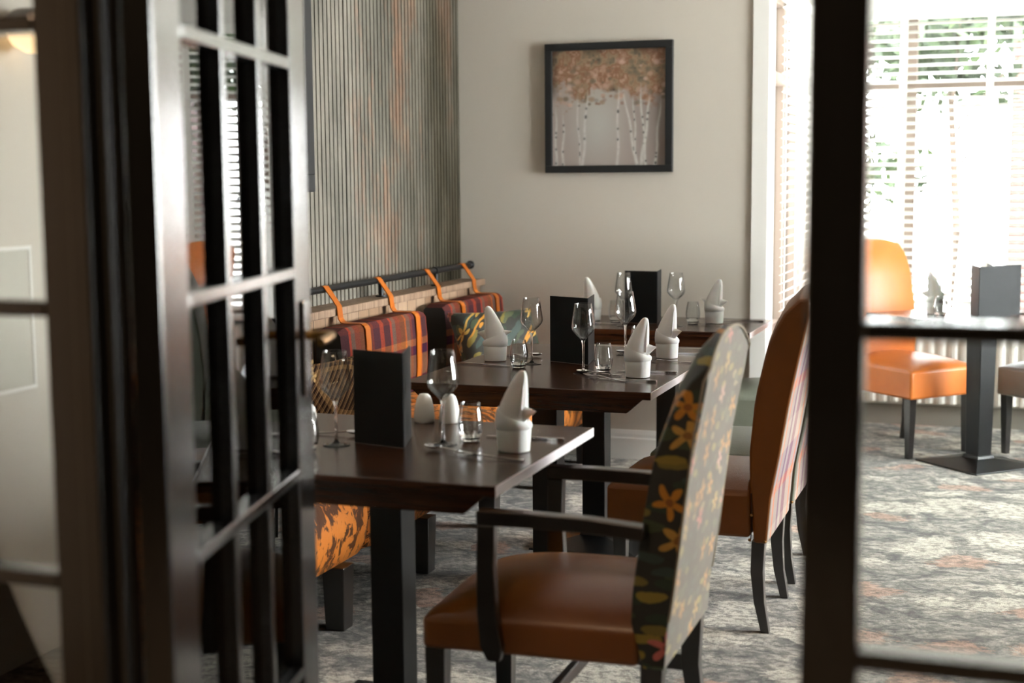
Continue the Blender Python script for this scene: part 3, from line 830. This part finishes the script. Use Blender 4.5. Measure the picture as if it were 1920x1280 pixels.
table(6.30, 6.93, (6.60,), 'dark walnut dining table farthest away, against the far wall')

bt = empty('bay_table', (-.13, 7.40, 0), radians(45), 'square table turned on its corner by the bay window', 'table')
MB().box(-.40, .40, -.40, .40, TT-.026, TT).build('tabletop', M['walnut'], bt, bevel=.0025)
MB().taper([(0, 0, .03), (0, 0, .2), (0, 0, TT-.0265)], [(.086, .086), (.092, .092), (.104, .104)]).build('column', M['leg_black'], bt, bevel=.003)
pyramid_base(bt)


# ------------------------------------------------------------------ chairs
def backrest_mesh(w_, z0, prof, arch, n=12, m=16):
    """prof: [(z, xf, xr)] ; arch: drop of the top at the sides"""
    zs = [p[0] for p in prof]
    def at(z, k):
        return float(np.interp(z, zs, [p[k] for p in prof]))
    ztop = zs[-1]
    mb = MB(); vsF = []; vsR = []
    for j in range(m+1):
        for i in range(n+1):
            u = -1+2*i/n
            zt = ztop-arch*(abs(u)**2.4)
            z = z0+(zt-z0)*j/m
            zz = z+(ztop-zt)*(j/m)
            bow = .012*(1-u*u)
            vsF.append((at(zz, 1)-bow, u*w_/2, z)); vsR.append((at(zz, 2), u*w_/2, z))
    N = (n+1)*(m+1); fs = []; idx = lambda j, i: j*(n+1)+i
    mat = []
    for j in range(m):
        for i in range(n):
            a, b, c, d = idx(j, i), idx(j, i+1), idx(j+1, i+1), idx(j+1, i)
            fs.append((a, d, c, b)); mat.append(0)
            fs.append((N+a, N+b, N+c, N+d)); mat.append(1)
    for j in range(m):
        for i in (0, n):
            a, d = idx(j, i), idx(j+1, i); fs.append((a, N+a, N+d, d)); mat.append(0)
    for i in range(n):
        for j in (0, m):
            a, b = idx(j, i), idx(j, i+1); fs.append((a, b, N+b, N+a)); mat.append(0)
    mb.add(vsF+vsR, fs); mb.mi = mat
    return mb


def seat_mesh(x0, x1, w0, w1, z0, ze, dome, n=14):
    """seat pad: x0 front, x1 rear, widths at front/rear, domed top"""
    vs = []; fs = []
    for j in range(n+1):
        for i in range(n+1):
            u = i/n; v = -1+2*j/n
            x = x0+(x1-x0)*u; w_ = w0+(w1-w0)*u
            f = (max(0, 1-abs(v)**2.6))**.7*(max(0, 1-abs(1-u)**4.5) if u < 1 else 1)**.7
            vs.append((x, v*w_/2, ze+dome*f))
    N = n+1; B = N*N
    for j in range(n+1):
        for i in range(n+1):
            u = i/n; v = -1+2*j/n; w_ = w0+(w1-w0)*u
            vs.append((x0+(x1-x0)*u, v*w_/2, z0))
    for j in range(n):
        for i in range(n):
            a = j*N+i; fs.append((a, a+1, a+N+1, a+N)); fs.append((B+a, B+a+N, B+a+N+1, B+a+1))
    per = [i for i in range(N)]+[j*N+n for j in range(1, N)]+[n*N+i for i in range(n-1, -1, -1)]+[j*N for j in range(n-1, 0, -1)]
    for q in range(len(per)):
        a, b = per[q], per[(q+1) % len(per)]; fs.append((a, b, B+b, B+a))
    return MB().add(vs, fs)


PROF = [(.295, -.04, .0), (.45, -.052, .012), (.58, -.058, .036), (.77, -.042, .066), (.94, -.006, .10), (1.03, .03, .118), (1.075, .062, .126), (1.10, .092, .118)]
def parsons_chair(label, seat_m, rear_m, loc, rz, group=None, depth=.52, wid=.46):
    """origin: floor under rear bottom edge; chair faces local -X"""
    t = empty('dining_chair', loc, rz, label, 'chair', group)
    backrest_mesh(wid, .295, [(z, a-.002, b) for z, a, b in PROF], .03).build('backrest', [seat_m, rear_m], t, smooth=45, bevel=.008)
    st = seat_mesh(-depth, -.055, wid+.03, wid, .31, .455, .055).build('seat', seat_m, t, smooth=45, bevel=.012)
    for s in (-1, 1):
        MB().taper([(-depth+.04, s*(wid/2-.02), .312), (-depth+.042, s*(wid/2-.02), 0)], [(.045, .045), (.03, .03)]).build('leg', M['darkwood'], t, bevel=.002)
        MB().taper([(-.03, s*(wid/2-.03), .30), (-.034, s*(wid/2-.03), .2), (-.026, s*(wid/2-.03), .1), (-.006, s*(wid/2-.03), 0)], [(.042, .042), (.04, .038), (.034, .034), (.026, .03)]).build('leg', M['darkwood'], t, bevel=.002)
    for s in (-1, 1):
        y = s*(wid/2+.0005)
        mb = MB().tube([(-.052, y, .30), (-.048, y, .38), (-.052, y, .455)], .0022, 6); mb.build('piping', M['seam'], t, smooth=60)
        for x, z in ((-.055, .305), (-.008, .302), (-.05, .385)):
            o = MB().lathe([(.001, .004), (.004, .003), (.0055, 0)], 10).build('stud', M['stud'], t, smooth=60); o.location = (x, y, z); o.rotation_euler = (radians(-90*s), 0, 0)
    return t
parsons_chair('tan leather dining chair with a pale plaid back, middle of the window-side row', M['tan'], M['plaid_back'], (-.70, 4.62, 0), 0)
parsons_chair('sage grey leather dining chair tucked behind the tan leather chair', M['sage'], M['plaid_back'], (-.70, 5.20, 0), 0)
parsons_chair('sage grey leather dining chair at the farthest walnut table', M['sage'], M['sage'], (-.78, 6.55, 0), 0)
parsons_chair('orange leather dining chair at the left of the bay table', M['orange'], M['orange'], (-.67, 7.89, 0), radians(137), depth=.5, wid=.43)
parsons_chair('stone grey leather dining chair at the right of the bay table', M['stone'], M['stone'], (.47, 7.91, 0), radians(45), depth=.5)

# floral armchair
ac = empty('armchair', (-.725, 3.295, 0), 0, 'armchair with caramel leather seat and dark floral back, at the nearest table', 'chair')
AW = .49
APROF = [(.335, -.04, 0.), (.45, -.068, .008), (.53, -.064, .02), (.68, -.046, .038), (.86, -.018, .06), (.99, .026, .082), (1.06, .066, .094), (1.098, .10, .098)]
backrest_mesh(AW, .335, [(z, a, b+.01) for z, a, b in APROF], .068, 16, 20).build('backrest', [M['floral'], M['floral_glare']], ac, smooth=45, bevel=.008)
pp = []
for k in range(9): pp.append((float(np.interp(.45+.55*k/8, [z for z, a, b in APROF], [b+.012 for z, a, b in APROF])), -AW/2, .45+.55*k/8))
for k in range(25):
    u = -1+2*k/24; pp.append((.110, u*AW/2, 1.098-.068*abs(u)**2.4+.001))
for k in range(8, -1, -1): pp.append((float(np.interp(.45+.55*k/8, [z for z, a, b in APROF], [b+.012 for z, a, b in APROF])), AW/2, .45+.55*k/8))
MB().tube(pp, .003, 8).build('piping', M['braid'], ac, smooth=60)
seat_mesh(-.575, -.052, AW+.045, AW, .335, .415, .085, 18).build('seat', M['caramel'], ac, smooth=50, bevel=.014, bseg=3)
for s in (-1, 1):
    MB().taper([(-.545, s*(AW/2-.005), .337), (-.545, s*(AW/2-.005), 0)], [(.05, .045), (.042, .038)]).build('leg', M['darkwood'], ac, bevel=.002)
    MB().taper([(-.022, s*(AW/2-.03), .345), (-.026, s*(AW/2-.03), .2), (-.012, s*(AW/2-.03), .1), (.03, s*(AW/2-.03), 0)], [(.052, .045), (.046, .04), (.04, .036), (.03, .032)]).build('leg', M['darkwood'], ac, bevel=.002)
    y = s*(AW/2+.022)
    mb = MB().taper([(-.39, y, .325), (-.395, y, .36), (-.405, y, .44), (-.408, y, .55), (-.405, y, .650)], [(.03, .028), (.054, .03), (.048, .03), (.042, .032), (.042, .032)])
    mb.build('arm_post', M['darkwood'], ac, bevel=.003)
    mb = MB().tube([(-.427, y, .667), (-.30, y, .669), (-.16, y, .667), (-.03, y, .658)], 0, sq=(.040, .034))
    mb.build('armrest', M['darkwood'], ac, bevel=.003)
    MB().tube([(-.545, s*(AW/2-.02), .20), (-.03, s*(AW/2-.03), .20)], 0, sq=(.022, .042)).build('stretcher', M['darkwood'], ac, bevel=.002)
MB().tube([(-.30, -AW/2+.02, .20), (-.30, AW/2-.02, .20)], 0, sq=(.022, .032)).build('stretcher', M['darkwood'], ac, bevel=.002)


# ------------------------------------------------------------------ tableware
WP_out = [(.036, 0), (.0362, .0012), (.028, .003), (.010, .006), (.005, .013), (.0038, .03), (.0036, .07), (.0042, .105), (.0075, .118), (.016, .130), (.030, .143), (.0395, .155), (.0425, .166), (.0415, .180), (.0365, .214), (.0308, .250)]
def wineglass_mesh():
    mb = MB(); outer = WP_out; inner = [(.0298, .2495), (.0355, .214), (.0405, .180), (.0414, .167), (.0384, .156), (.029, .1445), (.016, .133), (.006, .126), (.0006, .1245)]
    mb.lathe([(.0006, .0)]+outer+[(.0304, .2506)]+inner, 40, cap0=True, cap1=True); return mb.mesh('wine_glass')
M['glass_solid'] = flat('solid_glass_stem', '#ffffff', .0, nz=.001)
_b = M['glass_solid'].node_tree.nodes['Principled BSDF']; _b.inputs['Transmission Weight'].default_value = 1.; _b.inputs['IOR'].default_value = 1.5
wgm = wineglass_mesh(); wgm.materials.append(M['glass']); wgm.materials.append(M['glass_solid'])
for p in wgm.polygons:
    if p.center.z < .122: p.material_index = 1
for p in wgm.polygons: p.use_smooth = True
def tumbler_mesh():
    mb = MB(); mb.lathe([(.0006, 0), (.021, 0), (.0245, .003), (.031, .022), (.0345, .042), (.0342, .056), (.030, .082), (.0255, .1035), (.0249, .104), (.0245, .1035), (.0288, .082), (.0329, .056), (.0332, .043), (.0298, .024), (.024, .012), (.014, .0085), (.0006, .008)], 36); return mb.mesh('tumbler')
tbm = tumbler_mesh(); tbm.materials.append(M['glass']); tbm.materials.append(M['glass_solid'])
for p in tbm.polygons:
    if p.center.z < .014: p.material_index = 1
for p in tbm.polygons: p.use_smooth = True
def glassware(name, me, x, y, label, cat, group, z=TT):
    o = bpy.data.objects.new(name, me); C.objects.link(o); o.location = (x, y, z); tag(o, label, cat, group); return o
G1, G2 = 'wine glasses on the walnut tables', 'stemless tumblers on the walnut tables'
for x, y, l in ((-1.40, 3.425, 'wine glass at the right place of the nearest table'), (-1.668, 3.335, 'wine glass beside the door handle, left place of the nearest table'),
                (-1.693, 5.03, 'wine glass in front of the floral cushion, left place of the middle table'), (-1.435, 4.84, 'wine glass in front of the black menu on the middle table'),
                (-1.428, 5.40, 'wine glass at the far right place of the middle table'), (-1.715, 6.455, 'wine glass left of the menu on the farthest table'),
                (-1.475, 6.50, 'wine glass right of the menu on the farthest table')):
    glassware('wine_glass', wgm, x, y, l, 'wine glass', G1)
for x, y, l in ((-1.352, 3.50, 'tumbler beside the right wine glass on the nearest table'), (-1.70, 3.225, 'tumbler at the left place of the nearest table, half behind the door stile'),
                (-1.708, 4.925, 'tumbler beside the left napkin on the middle table'), (-1.378, 4.905, 'tumbler with fork tips in front, on the middle table'),
                (-1.40, 5.50, 'tumbler half hidden behind the front right napkin on the middle table'), (-1.80, 6.62, 'tumbler at the left place of the farthest table'),
                (-1.425, 6.64, 'tumbler at the right place of the farthest table')):
    glassware('tumbler', tbm, x, y, l, 'glass', G2)


def napkin_mesh(flip=1, seed=0, kind=0):
    rnd = random.Random(seed); mb = MB(); n = 40
    def ring(z, cx, rx, ry, ph=0., amp=.0, tilt=0., k=5):
        out = []
        for i in range(n):
            a = 2*pi*i/n; r = 1+amp*sin(k*a+ph)
            out.append((flip*(cx+rx*r*cos(a)), ry*r*sin(a), z+tilt*cos(a)+.0))
        return out
    ry = .78
    # lower roll
    mb.rings([ring(0, 0, .036, .030, 0, .03), ring(.002, 0, .039, .033, 0, .03), ring(.03, 0, .041, .035, 0, .02), ring(.056, .0, .0425, .036, 0, .02, .003), ring(.060, 0, .039, .033, 0, .01, .003), ring(.052, 0, .034, .028), ring(.03, 0, .03, .025)], True, True)
    # wrapped collar, its top edge falling to the right
    mb.rings([ring(.050, 0, .036, .031), ring(.060, .0, .0445, .0375, .4, .02, .001), ring(.074, .0, .0455, .038, .4, .02, -.004), ring(.086, -.0005, .0435, .0365, .4, .02, -.012), ring(.095, -.001, .0395, .0335, .4, .02, -.017), ring(.093, -.001, .036, .030, .4, .02, -.017), ring(.075, 0, .034, .026), ring(.06, 0, .03, .025)], False, True)
    # tall folded spike
    sp = [(.06, -.001, .034, .027), (.10, -.001, .038, .030), (.125, .003, .0340, .025), (.150, .009, .0285, .020), (.172, .0150, .0225, .0155), (.190, .0200, .0165, .0115), (.202, .0230, .0115, .008), (.2075, .0240, .007, .005), (.2095, .0242, .003, .002)]
    mb.rings([ring(z, cx, rx, r2, 0, .0) for z, cx, rx, r2 in sp], True, True)
    # long fold running up the spike
    mb.rings([[(flip*(x+dx), yy, z) for dx, yy in ((-.0035, -.004), (.0035, -.0045), (.0045, .003), (-.0035, .004))] for x, yy0, z in ()] or
             [[(flip*(x+dx), y0+dy, z) for dx, dy in ((-.004, -.0015), (.004, -.0015), (.004, .0015), (-.004, .0015))] for x, y0, z in ((.028, -.0205, .09), (.0285, -.018, .12), (.029, -.0135, .15), (.0295, -.009, .18), (.0285, -.004, .2))])
    # side wing
    wz = .092
    mb.rings([[(flip*(.016+t*.048), s*(1-t)*.020*cos(a)-.006, wz+t*.016+(1-t)*.033*sin(a)) for a in [2*pi*i/12 for i in range(12)]] for t, s in ((0, 1), (.35, .7), (.7, .5), (.97, .5))])
    if kind: # broad petal on the other side
        mb.rings([[(-flip*(.020+t*.045), s*(1-t)*.012*cos(a), .10+t*.016+(1-t)*.020*sin(a)) for a in [2*pi*i/12 for i in range(12)]] for t, s in ((0, 1), (.4, 1), (.75, 1), (.97, 1))])
    return mb.mesh('folded_napkin')
NK = [(-1.195, 3.40, 1, 0, 'standing folded white napkin, front right on the nearest table', 0), (-1.86, 5.085, -1, 1, 'white napkin left on the middle table, beside the plaid cushion', 10),
      (-1.225, 4.80, 1, 0, 'folded white napkin front right on the middle table, with fork beside', 12), (-1.248, 5.345, 1, 0, 'folded white napkin on the middle table, behind the front right one', -8),
      (-1.93, 6.66, -1, 0, 'white napkin tip peeking above the middle menu, on the farthest table', 0), (-1.331, 6.68, 1, 1, 'white napkin at the right end of the farthest table', 0)]
for i, (x, y, fl, kd, lab, rz) in enumerate(NK):
    me = napkin_mesh(fl, i, kd)
    o = link('folded_napkin', me, M['napkin'], smooth=50, loc=(x, y, TT+.0005), rz=radians(rz-8)); o.scale = (1.08, 1.08, 1.0)
    tag(o, lab, 'napkin', 'standing folded napkins')


# cutlery: built along +X, handle end at x=0
def knife_mesh():
    mb = MB(); mb.rings([[(x, sy*w_/2, z+sz*t/2) for sy, sz in ((-1, -1), (1, -1), (1, 1), (-1, 1))] for x, w_, t, z in ((0, .012, .006, .004), (.004, .015, .008, .0042), (.05, .012, .007, .004), (.10, .009, .006, .004), (.112, .012, .004, .004), (.15, .019, .002, .004), (.19, .018, .0016, .0035), (.215, .010, .0012, .003), (.222, .003, .001, .003))])
    return mb.mesh('table_knife')
def spoon_mesh():
    mb = MB(); mb.rings([[(x, sy*w_/2, z+sz*t/2) for sy, sz in ((-1, -1), (1, -1), (1, 1), (-1, 1))] for x, w_, t, z in ((0, .015, .0035, .003), (.03, .012, .003, .0035), (.08, .006, .003, .006), (.125, .006, .003, .010))])
    n = 16; R = []
    for r, dz in ((1., 0.), (.8, -.0035), (.45, -.0065), (.1, -.0078)):
        R.append([(.150+r*.027*cos(2*pi*i/n), r*.019*sin(2*pi*i/n), .0125+dz) for i in range(n)])
    R2 = [[(p[0], p[1], p[2]-.0012) for p in r] for r in R]
    mb.rings(list(reversed(R))+[[(p[0], p[1], p[2]-.0012) for p in R[0]]]+R2[1:], True, True)
    return mb.mesh('spoon')
def fork_mesh():
    mb = MB(); mb.rings([[(x, sy*w_/2, z+sz*t/2) for sy, sz in ((-1, -1), (1, -1), (1, 1), (-1, 1))] for x, w_, t, z in ((0, .015, .0035, .003), (.03, .012, .003, .0035), (.08, .006, .003, .006), (.125, .007, .003, .010), (.14, .022, .002, .009), (.155, .024, .0018, .006))])
    for k in range(4):
        y = -.0095+k*.00633
        mb.rings([[(x, y+sy*w_/2, z+sz*t/2) for sy, sz in ((-1, -1), (1, -1), (1, 1), (-1, 1))] for x, w_, t, z in ((.154, .004, .0018, .006), (.175, .003, .0018, .0055), (.197, .0022, .0015, .012))])
    return mb.mesh('fork')
CM = {'table_knife': knife_mesh(), 'spoon': spoon_mesh(), 'fork': fork_mesh()}
for m_ in CM.values():
    m_.materials.append(M['steel'])
    for p in m_.polygons: p.use_smooth = True
    m_.set_sharp_from_angle(angle=radians(50))
def cutlery(kind, x, y, ang, label, tilt=0., z=TT):
    o = bpy.data.objects.new(kind, CM[kind]); C.objects.link(o); o.location = (x, y, z+.0002); o.rotation_euler = (0, tilt, radians(ang))
    tag(o, label, kind.replace('table_', ''), 'cutlery on the tables'); return o
# nearest table, right place (handles at right edge)
cutlery('table_knife', -1.11, 3.565, 180, 'knife behind the napkin on the nearest table')
cutlery('fork', -1.125, 3.275, 176, 'fork in front of the napkin on the nearest table')
cutlery('spoon', -1.255, 3.31, 164, 'spoon lying in front of the wine glass on the nearest table')
cutlery('spoon', -1.83, 3.46, 8, 'spoon beside the left wine glass on the nearest table')
cutlery('table_knife', -1.95, 3.24, 0, 'knife at the left place of the nearest table, seen through the door')
# middle table, front right place
cutlery('table_knife', -1.115, 4.925, 180, 'knife behind the front right napkin on the middle table')
cutlery('table_knife', -1.13, 4.690, 176, 'knife in front of the front right napkin on the middle table')
cutlery('fork', -1.235, 4.665, 150, 'fork crossing the front right place of the middle table')
cutlery('spoon', -1.285, 4.80, 168, 'spoon at the foot of the wine glass by the middle menu')
# middle table, left place
cutlery('table_knife', -1.965, 4.955, -6, 'knife at the left place of the middle table')
cutlery('fork', -2.0 + .05, 5.215, 0, 'fork behind the left napkin on the middle table')
cutlery('spoon', -1.90, 5.24, 4, 'spoon behind the left wine glass on the middle table')
# middle table, far right place
cutlery('table_knife', -1.115, 5.47, 180, 'knife behind the second right napkin on the middle table')
cutlery('spoon', -1.30, 5.42, 176, 'spoon under the far right wine glass of the middle table')
cutlery('fork', -1.125, 5.215, 178, 'fork before the second right napkin on the middle table')
# farthest table
cutlery('table_knife', -1.115, 6.80, 180, 'knife at the right end of the farthest table')
cutlery('fork', -1.20, 6.56, 172, 'fork at the right place of the farthest table')
cutlery('table_knife', -1.96, 6.50, 0, 'knife at the left place of the farthest table')
# bay table
cutlery('fork', -.25, 7.42, 60, 'fork on the bay table left of the menus', z=TT)
cutlery('table_knife', .03, 7.50, 20, 'knife on the bay table right of the menus', z=TT)


def menu(x, y, a1, a2, label, w_=.165, h_=.25):
    """spine at (x,y); leaves leave at angles a1, a2 (degrees from +X)"""
    t = empty('menu', (x, y, TT), 0, label, 'menu', 'standing black menus')
    for a in (a1, a2):
        r = radians(a); o = MB().box(0, w_, -.0015, .0015, .0005, h_).build('cover', M['menu'], t, bevel=.0008); o.rotation_euler = (0, 0, r)
    # inner pages, on the inside of the V
    mid = radians((a1+a2)/2)
    for a in (a1, a2):
        r = radians(a); side = 1 if sin(mid-r) > 0 else -1
        o = MB().box(.006, w_-.006, min(side*.0017, side*.0024), max(side*.0017, side*.0024), .006, h_-.006).build('page', M['page'], t, bevel=0); o.rotation_euler = (0, 0, r)
    return t
menu(-1.478, 3.345, 166, 107, 'black menu standing on the nearest table')
menu(-1.482, 5.06, 157, 99, 'black menu standing on the middle table behind a wine glass', w_=.185)
menu(-1.585, 6.58, 173, 97, 'black menu standing on the farthest table')
menu(-.145, 7.225, 40, 103, 'black menu on the bay table, front one of two', w_=.19)
menu(-.085, 7.34, 44, 100, 'black menu on the bay table, behind the front one', w_=.18)

# shakers
def shaker(x, y, label, holes):
    t = empty('shaker', (x, y, TT), 0, label, 'shaker', 'salt and pepper')
    mb = MB(); R = []
    n = 28
    for z, a, b in ((0, .028, .024), (.003, .0305, .0255), (.018, .031, .026), (.045, .0275, .0235), (.066, .0225, .0195), (.076, .0185, .0165), (.082, .012, .011), (.0835, .004, .004)):
        R.append([(a*cos(2*pi*i/n), b*sin(2*pi*i/n), z) for i in range(n)])
    mb.rings(R); mb.build('body', M['ceramic'], t, smooth=60)
    mb = MB()
    for k in range(holes):
        aa = 2*pi*k/holes; mb.lathe([(.0012, 0), (.0012, .0006)], 8, (.003*cos(aa), .003*sin(aa), .0829))
    mb.build('hole', M['seam'], t)
shaker(-1.585, 3.735, 'white ceramic shaker left of the wine glass, nearest table', 3)
shaker(-1.512, 3.748, 'white ceramic shaker right of its twin, behind the wine glass stem', 5)

# dried flowers in a bud vase, left end of nearest table
dv = empty('bud_vase', (-1.90, 3.62, TT), 0, 'small vase of dried golden stems at the wall end of the nearest table', 'vase')
MB().lathe([(.022, 0), (.026, .02), (.022, .045), (.010, .06), (.011, .07), (.009, .0698), (.0006, .055)], 24).build('vase_body', M['ceramic'], dv, smooth=60)
mb = MB(); rr = random.Random(3)
for k in range(9):
    a = rr.random()*2*pi; s_ = rr.random()*.05+.01; top = (s_*cos(a), s_*sin(a), .11+rr.random()*.06)
    mb.tube([(0, 0, .055), (top[0]*.4, top[1]*.4, .10), top], [.0012, .001, .0008], 5)
    for q in range(5):
        c = (top[0]+rr.uniform(-.008, .008), top[1]+rr.uniform(-.008, .008), top[2]+rr.uniform(-.015, .01))
        mb.lathe([(.0005, -.006), (.003, -.002), (.003, .002), (.0005, .006)], 6, c)
mb.build('dried_stems', M['dry'], dv)

# bay table napkin and glass
me = napkin_mesh(-1, 9, 0); o = link('folded_napkin', me, M['napkin'], smooth=50, loc=(-.36, 7.42, TT+.0005)); tag(o, 'backlit folded napkin on the bay table', 'napkin', 'standing folded napkins')
glassware('tumbler', tbm, -.325, 7.27, 'tumbler in front of the napkin on the bay table', 'glass', 'glasses on the bay table')

# ------------------------------------------------------------------ radiators, blinds
rd = empty('radiator', (.45, YB-.075, .12), 0, 'white ribbed panel radiator under the bay window', 'radiator')
mb = MB(); Wd = 1.35; n = 42; pts = []
for i in range(n*4+1):
    x = -Wd+2*Wd*i/(n*4); ph = i % 4; pts.append((x, (-.022 if ph in (1, 2) else -.006)))
mb.rings([[(x, y, z) for x, y in pts]+[(Wd, .0, z), (-Wd, .0, z)] for z in (.02, .035, .425, .44)])
mb.build('front_panel', M['radiator'], rd, bevel=0)
MB().box(-Wd-.01, Wd+.01, -.02, .05, .44, .455).build('top_grille', M['radiator'], rd, bevel=.003)
MB().box(-Wd, Wd, .04, .05, .0, .44).build('rear_panel', M['radiator'], rd)
for s in (-1, 1): MB().box(s*Wd-.006, s*Wd+.006, -.02, .05, .0, .44).build('end_panel', M['radiator'], rd, bevel=.002)
MB().box(-1.0, -.97, .045, .074, .08, .36).build('wall_bracket', M['radiator'], rd)
MB().box(.97, 1.0, .045, .074, .08, .36).build('wall_bracket', M['radiator'], rd)


def blind(loc, rz, W, z0, z1, tapes, label, tilt=22):
    t = empty('venetian_blind', loc, rz, label, 'blind', 'white venetian blinds in the bay')
    MB().box(0, W, -.03, .03, z1-.05, z1).build('headrail', M['blind'], t, bevel=.003)
    mb = MB(); n = int((z1-.07-z0)/.046); a = radians(tilt)
    for i in range(n):
        z = z1-.075-i*.046
        rot = Matrix.Translation((0, 0, z)) @ Matrix.Rotation(a, 4, 'X')
        mb.box(.004, W-.004, -.025, .025, -.0014, .0014, rot)
    mb.build('slat_set', M['blind'], t)
    zb = z1-.075-n*.046
    MB().box(.002, W-.002, -.026, .026, zb-.012, zb+.008).build('bottom_rail', M['blind'], t, bevel=.003)
    for x in tapes:
        m2 = MB().box(x-.02, x+.02, -.0285, -.0275, zb, z1-.05).box(x-.02, x+.02, .0275, .0285, zb, z1-.05)
        m2.build('ladder_tape', M['tape'], t)
    m3 = MB().tube([(W-.08, -.035, z1-.05), (W-.08, -.036, z1-.9)], .0015, 6).lathe([(.002, 0), (.006, .01), (.004, .035)], 10, (W-.08, -.036, z1-.93))
    m3.build('pull_cord', M['tape'], t)
    return t
YBL = YB-.085
blind((XB+.07, YBL, 0), 0, 1.72, .66, 2.36, (.15, .47, .935, 1.45), 'white slatted blind across the back window of the bay, behind the bay table')
blind((.66, YBL, 0), 0, 1.6, .66, 2.36, (.25, .8, 1.35), 'white slatted blind at the right end of the bay back window')
blind((XB+.06, 7.25, 0), radians(90), 1.05, .66, 2.36, (.2, .8), 'white slatted blind on the left side window of the bay', tilt=-22)

# ------------------------------------------------------------------ outside
struct(box('ground', M['concrete'], -30, 30, 8.7, 60, -.35, -.3, bevel=0), 'pale paving outside the bay')
struct(box('ground_side', M['concrete'], -30, -3, -10, 8.7, -.35, -.3, bevel=0))
bw = tag(MB().box(-.05, 9, 13.8, 14.2, -.3, 6).box(-.05, .4, 14.2, 20, -.3, 6).build('brick_building', M['brick']), 'red brick building outside the bay window, at the right', 'building')
def tree(x, y, h_, cr, crz, zc, label, nleaf=2200, seed=1, trunk=.09):
    t = empty('tree', (x, y, -.3), 0, label, 'tree', 'trees outside the bay window')
    rr = random.Random(seed)
    mb = MB().tube([(0, 0, 0), (.05, 0, h_*.3), (-.04, .05, h_*.6), (.03, 0, h_*.85)], [trunk, trunk*.85, trunk*.6, trunk*.3], 10)
    for k in range(7):
        z = h_*(.4+.06*k); a = rr.random()*6.28; l = cr*.8
        mb.tube([(0, 0, z), (l*.5*cos(a), l*.5*sin(a), z+.3), (l*cos(a), l*sin(a), z+.55)], [trunk*.35, trunk*.22, trunk*.1], 6)
    mb.build('trunk', M['bark'], t, smooth=60)
    mb = MB()
    clumps = [(rr.gauss(0, .45)*cr, rr.gauss(0, .45)*cr, zc+rr.gauss(0, .45)*crz) for _ in range(26)]
    for k in range(nleaf):
        c = rr.choice(clumps); p = Vector((c[0]+rr.gauss(0, .16)*cr, c[1]+rr.gauss(0, .16)*cr, c[2]+rr.gauss(0, .16)*crz))
        u = Vector((rr.gauss(0, 1), rr.gauss(0, 1), rr.gauss(0, 1))).normalized(); v = u.orthogonal().normalized(); s_ = rr.uniform(.05, .10)
        mb.add([p-u*s_, p+v*s_*.5, p+u*s_, p-v*s_*.5], [(0, 1, 2, 3)])
    mb.build('foliage', M['leaf'], t)
tree(-.45, 11.2, 4.4, 1.05, .5, 2.95, 'slim tree outside, its leaves behind the top of the bay blind', 2800, 1, trunk=.04)
tree(-2.25, 15.0, 4.0, 1.15, 1.0, 2.3, 'bushy tree outside to the left of the bay', 3000, 2)
tree(-7.2, 18.5, 5.0, 1.5, 1.2, 3.0, 'tall tree outside, far beyond the bushy tree', 2000, 5)
tree(-4.2, 9.6, 4.2, 1.4, 1.4, 2.2, 'tree outside the side window of the bay', 2600, 8)

# ------------------------------------------------------------------ hall behind the camera: warm ceiling lights
for x, y in ((-1.2, .3), (.9, .1)):
    l = bpy.data.lights.new('hall_lamp', 'AREA'); l.shape = 'DISK'; l.size = .3; l.energy = 30; l.color = (1, .66, .40)
    o = bpy.data.objects.new('hall_lamp', l); C.objects.link(o); o.location = (x, y, CEIL-.03)
